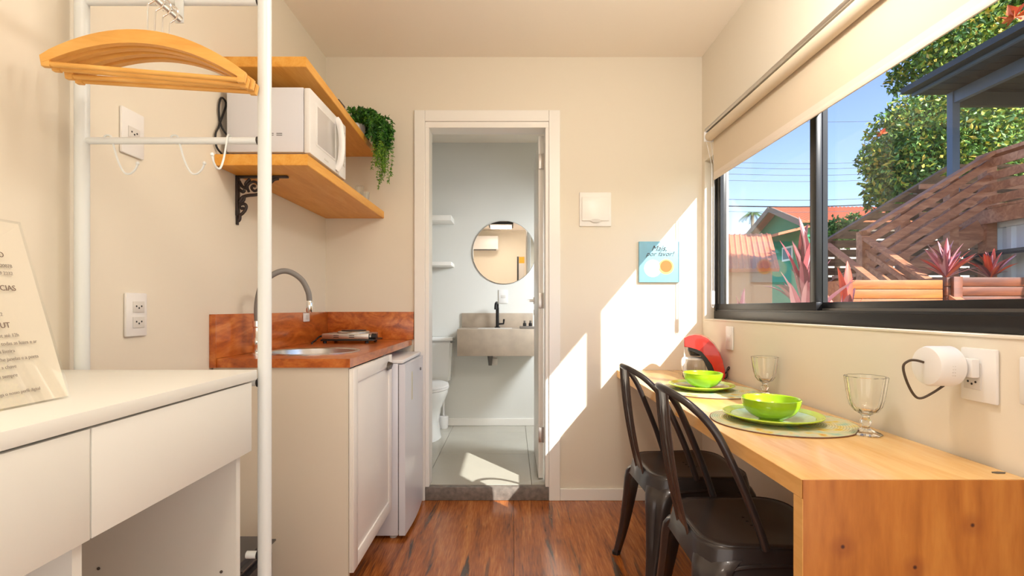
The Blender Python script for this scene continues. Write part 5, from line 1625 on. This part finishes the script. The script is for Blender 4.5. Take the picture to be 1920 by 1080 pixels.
build('porch_roof', MB().prism([(HX - 1.6, 24.6, 4.55), (HX - 0.001, 24.6, 4.95), (HX - 0.001, 29.5, 4.95), (HX - 1.6, 29.5, 4.55)], (0, 0, 0.12)), M_tile_r, hs_, smooth=False)
# terracotta roofed annex at left
an = thing('tiled_annex', (5.5, 12.5, -0.30), 'low building with terracotta tiled roof at the lower left of the window', 'building')
A = P(1335, 505, 12.0); B = P(1462, 503, 12.0); Cc = P(1445, 438, 15.0); D = P(1335, 441, 15.0)
mb = MB(); tiled(mb, A, B, Cc, D, 11, 0.03)
build('roof', mb, M_tile_r, an)
build('wall', MB().box((A.x + 0.1, 12.15, -0.3), (B.x - 0.1, 14.5, A.z - 0.05)), mat('peach_render', rgb(216, 160, 118), 0.8), an, smooth=False)
# hedge between house and wall
hg = thing('hedge', (11.8, 18, -0.30), 'dark green bushy shrub beneath the orange roof', 'shrub')
blobs = [(P(1568, 432, 16), 0.42), (P(1590, 440, 16), 0.4), (P(1550, 450, 16), 0.4), (P(1600, 415, 16.3), 0.25)]
rt = P(1570, 577, 16) + Vector((0, 0, -1.362))
build('stem', MB().cyl(rt, P(1570, 440, 16), 0.08, 8), M_slat, hg)
leaf_cloud('foliage', blobs, 1800, 0.14, ML[:2], hg, 6)
# palm
pm = thing('palm_tree', P(1411, 577, 34) + Vector((0, 0, -1.362)), 'distant palm tree left of the green house', 'palm tree')
pr_ = pm.location.copy(); ptop = P(1411, 400, 34)
build('trunk', MB().tube([pr_, (pr_ + ptop) / 2, ptop], [0.16, 0.12, 0.10], 8), mat('palm_trunk', rgb(150, 136, 116), 0.8), pm)
random.seed(9)
for k in range(15):
    a = k * 2 * PI / 15 + random.uniform(-0.1, 0.1)
    el = random.uniform(-0.1, 0.7)
    mb = MB()
    path = []
    for j in range(8):
        f = j / 7
        path.append(ptop + Vector((math.cos(a) * 0.85 * f, math.sin(a) * 0.85 * f, 0.55 * el * f - 0.55 * f * f)))
    mb.tube(path, [0.02 - 0.002 * j for j in range(8)], 4)
    for j in range(1, 8):
        d0 = (path[j] - path[j - 1]).normalized()
        s = d0.cross(Vector((0, 0, 1))).normalized()
        for sg_ in (-1, 1):
            for q in (0, 0.5):
                p = path[j - 1].lerp(path[j], q)
                e1 = p + s * sg_ * 0.20 * (1 - 0.4 * j / 7) + d0 * 0.12 - Vector((0, 0, 0.08))
                vs = [mb.bm.verts.new(v) for v in (p, p + d0 * 0.06, e1)]
                mb.bm.faces.new(vs)
    build('frond', mb, mat('palm_green', rgb(84, 118, 58), 0.6) if k == 0 else bpy.data.materials['palm_green'], pm, smooth=False)
# distant hills
o = build('hills', MB().prism([P(1300, 560, 110), P(1700, 560, 110), P(1640, 430, 110), P(1540, 436, 110), P(1450, 434, 110), P(1380, 441, 110), P(1300, 444, 110)], (0, 6, 0)), mat('hazy_hill_green', rgb(120, 134, 120), 0.9), smooth=False)
tag(o, kind='structure')
# power lines
M_wire = mat('power_cable', rgb(90, 96, 110), 0.6)
M_wired = mat('power_cable_dark', rgb(52, 54, 62), 0.6)
for i, (y0_, y1_, r_, lb) in enumerate(((222, 225, 0.007, 'highest thin power line crossing the sky outside'), (303, 300, 0.007, 'second highest thin power line in the sky'), (313, 310, 0.008, 'third power line from the top in the sky'), (325, 322, 0.008, 'fourth power line from the top in the sky'), (337, 333, 0.007, 'fifth power line from the top in the sky'), (373, 367, 0.009, 'power line just above the thick dark cable'), (386, 378, 0.021, 'thickest dark power cable crossing low in the sky'), (396, 389, 0.007, 'lowest thin power line just under the thick cable'))):
    a = P(1290, y0_, 18); b = P(1760, y1_, 18); m_ = (a + b) / 2 - Vector((0, 0, 0.10))
    o = build('power_line', MB().tube(catmull([a - (b - a) * 0.4, a, m_, b, b + (b - a) * 0.4], 8), r_, 6), M_wired if i in (5, 6) else M_wire)
    tag(o, lb, 'power line', 'power lines outside')
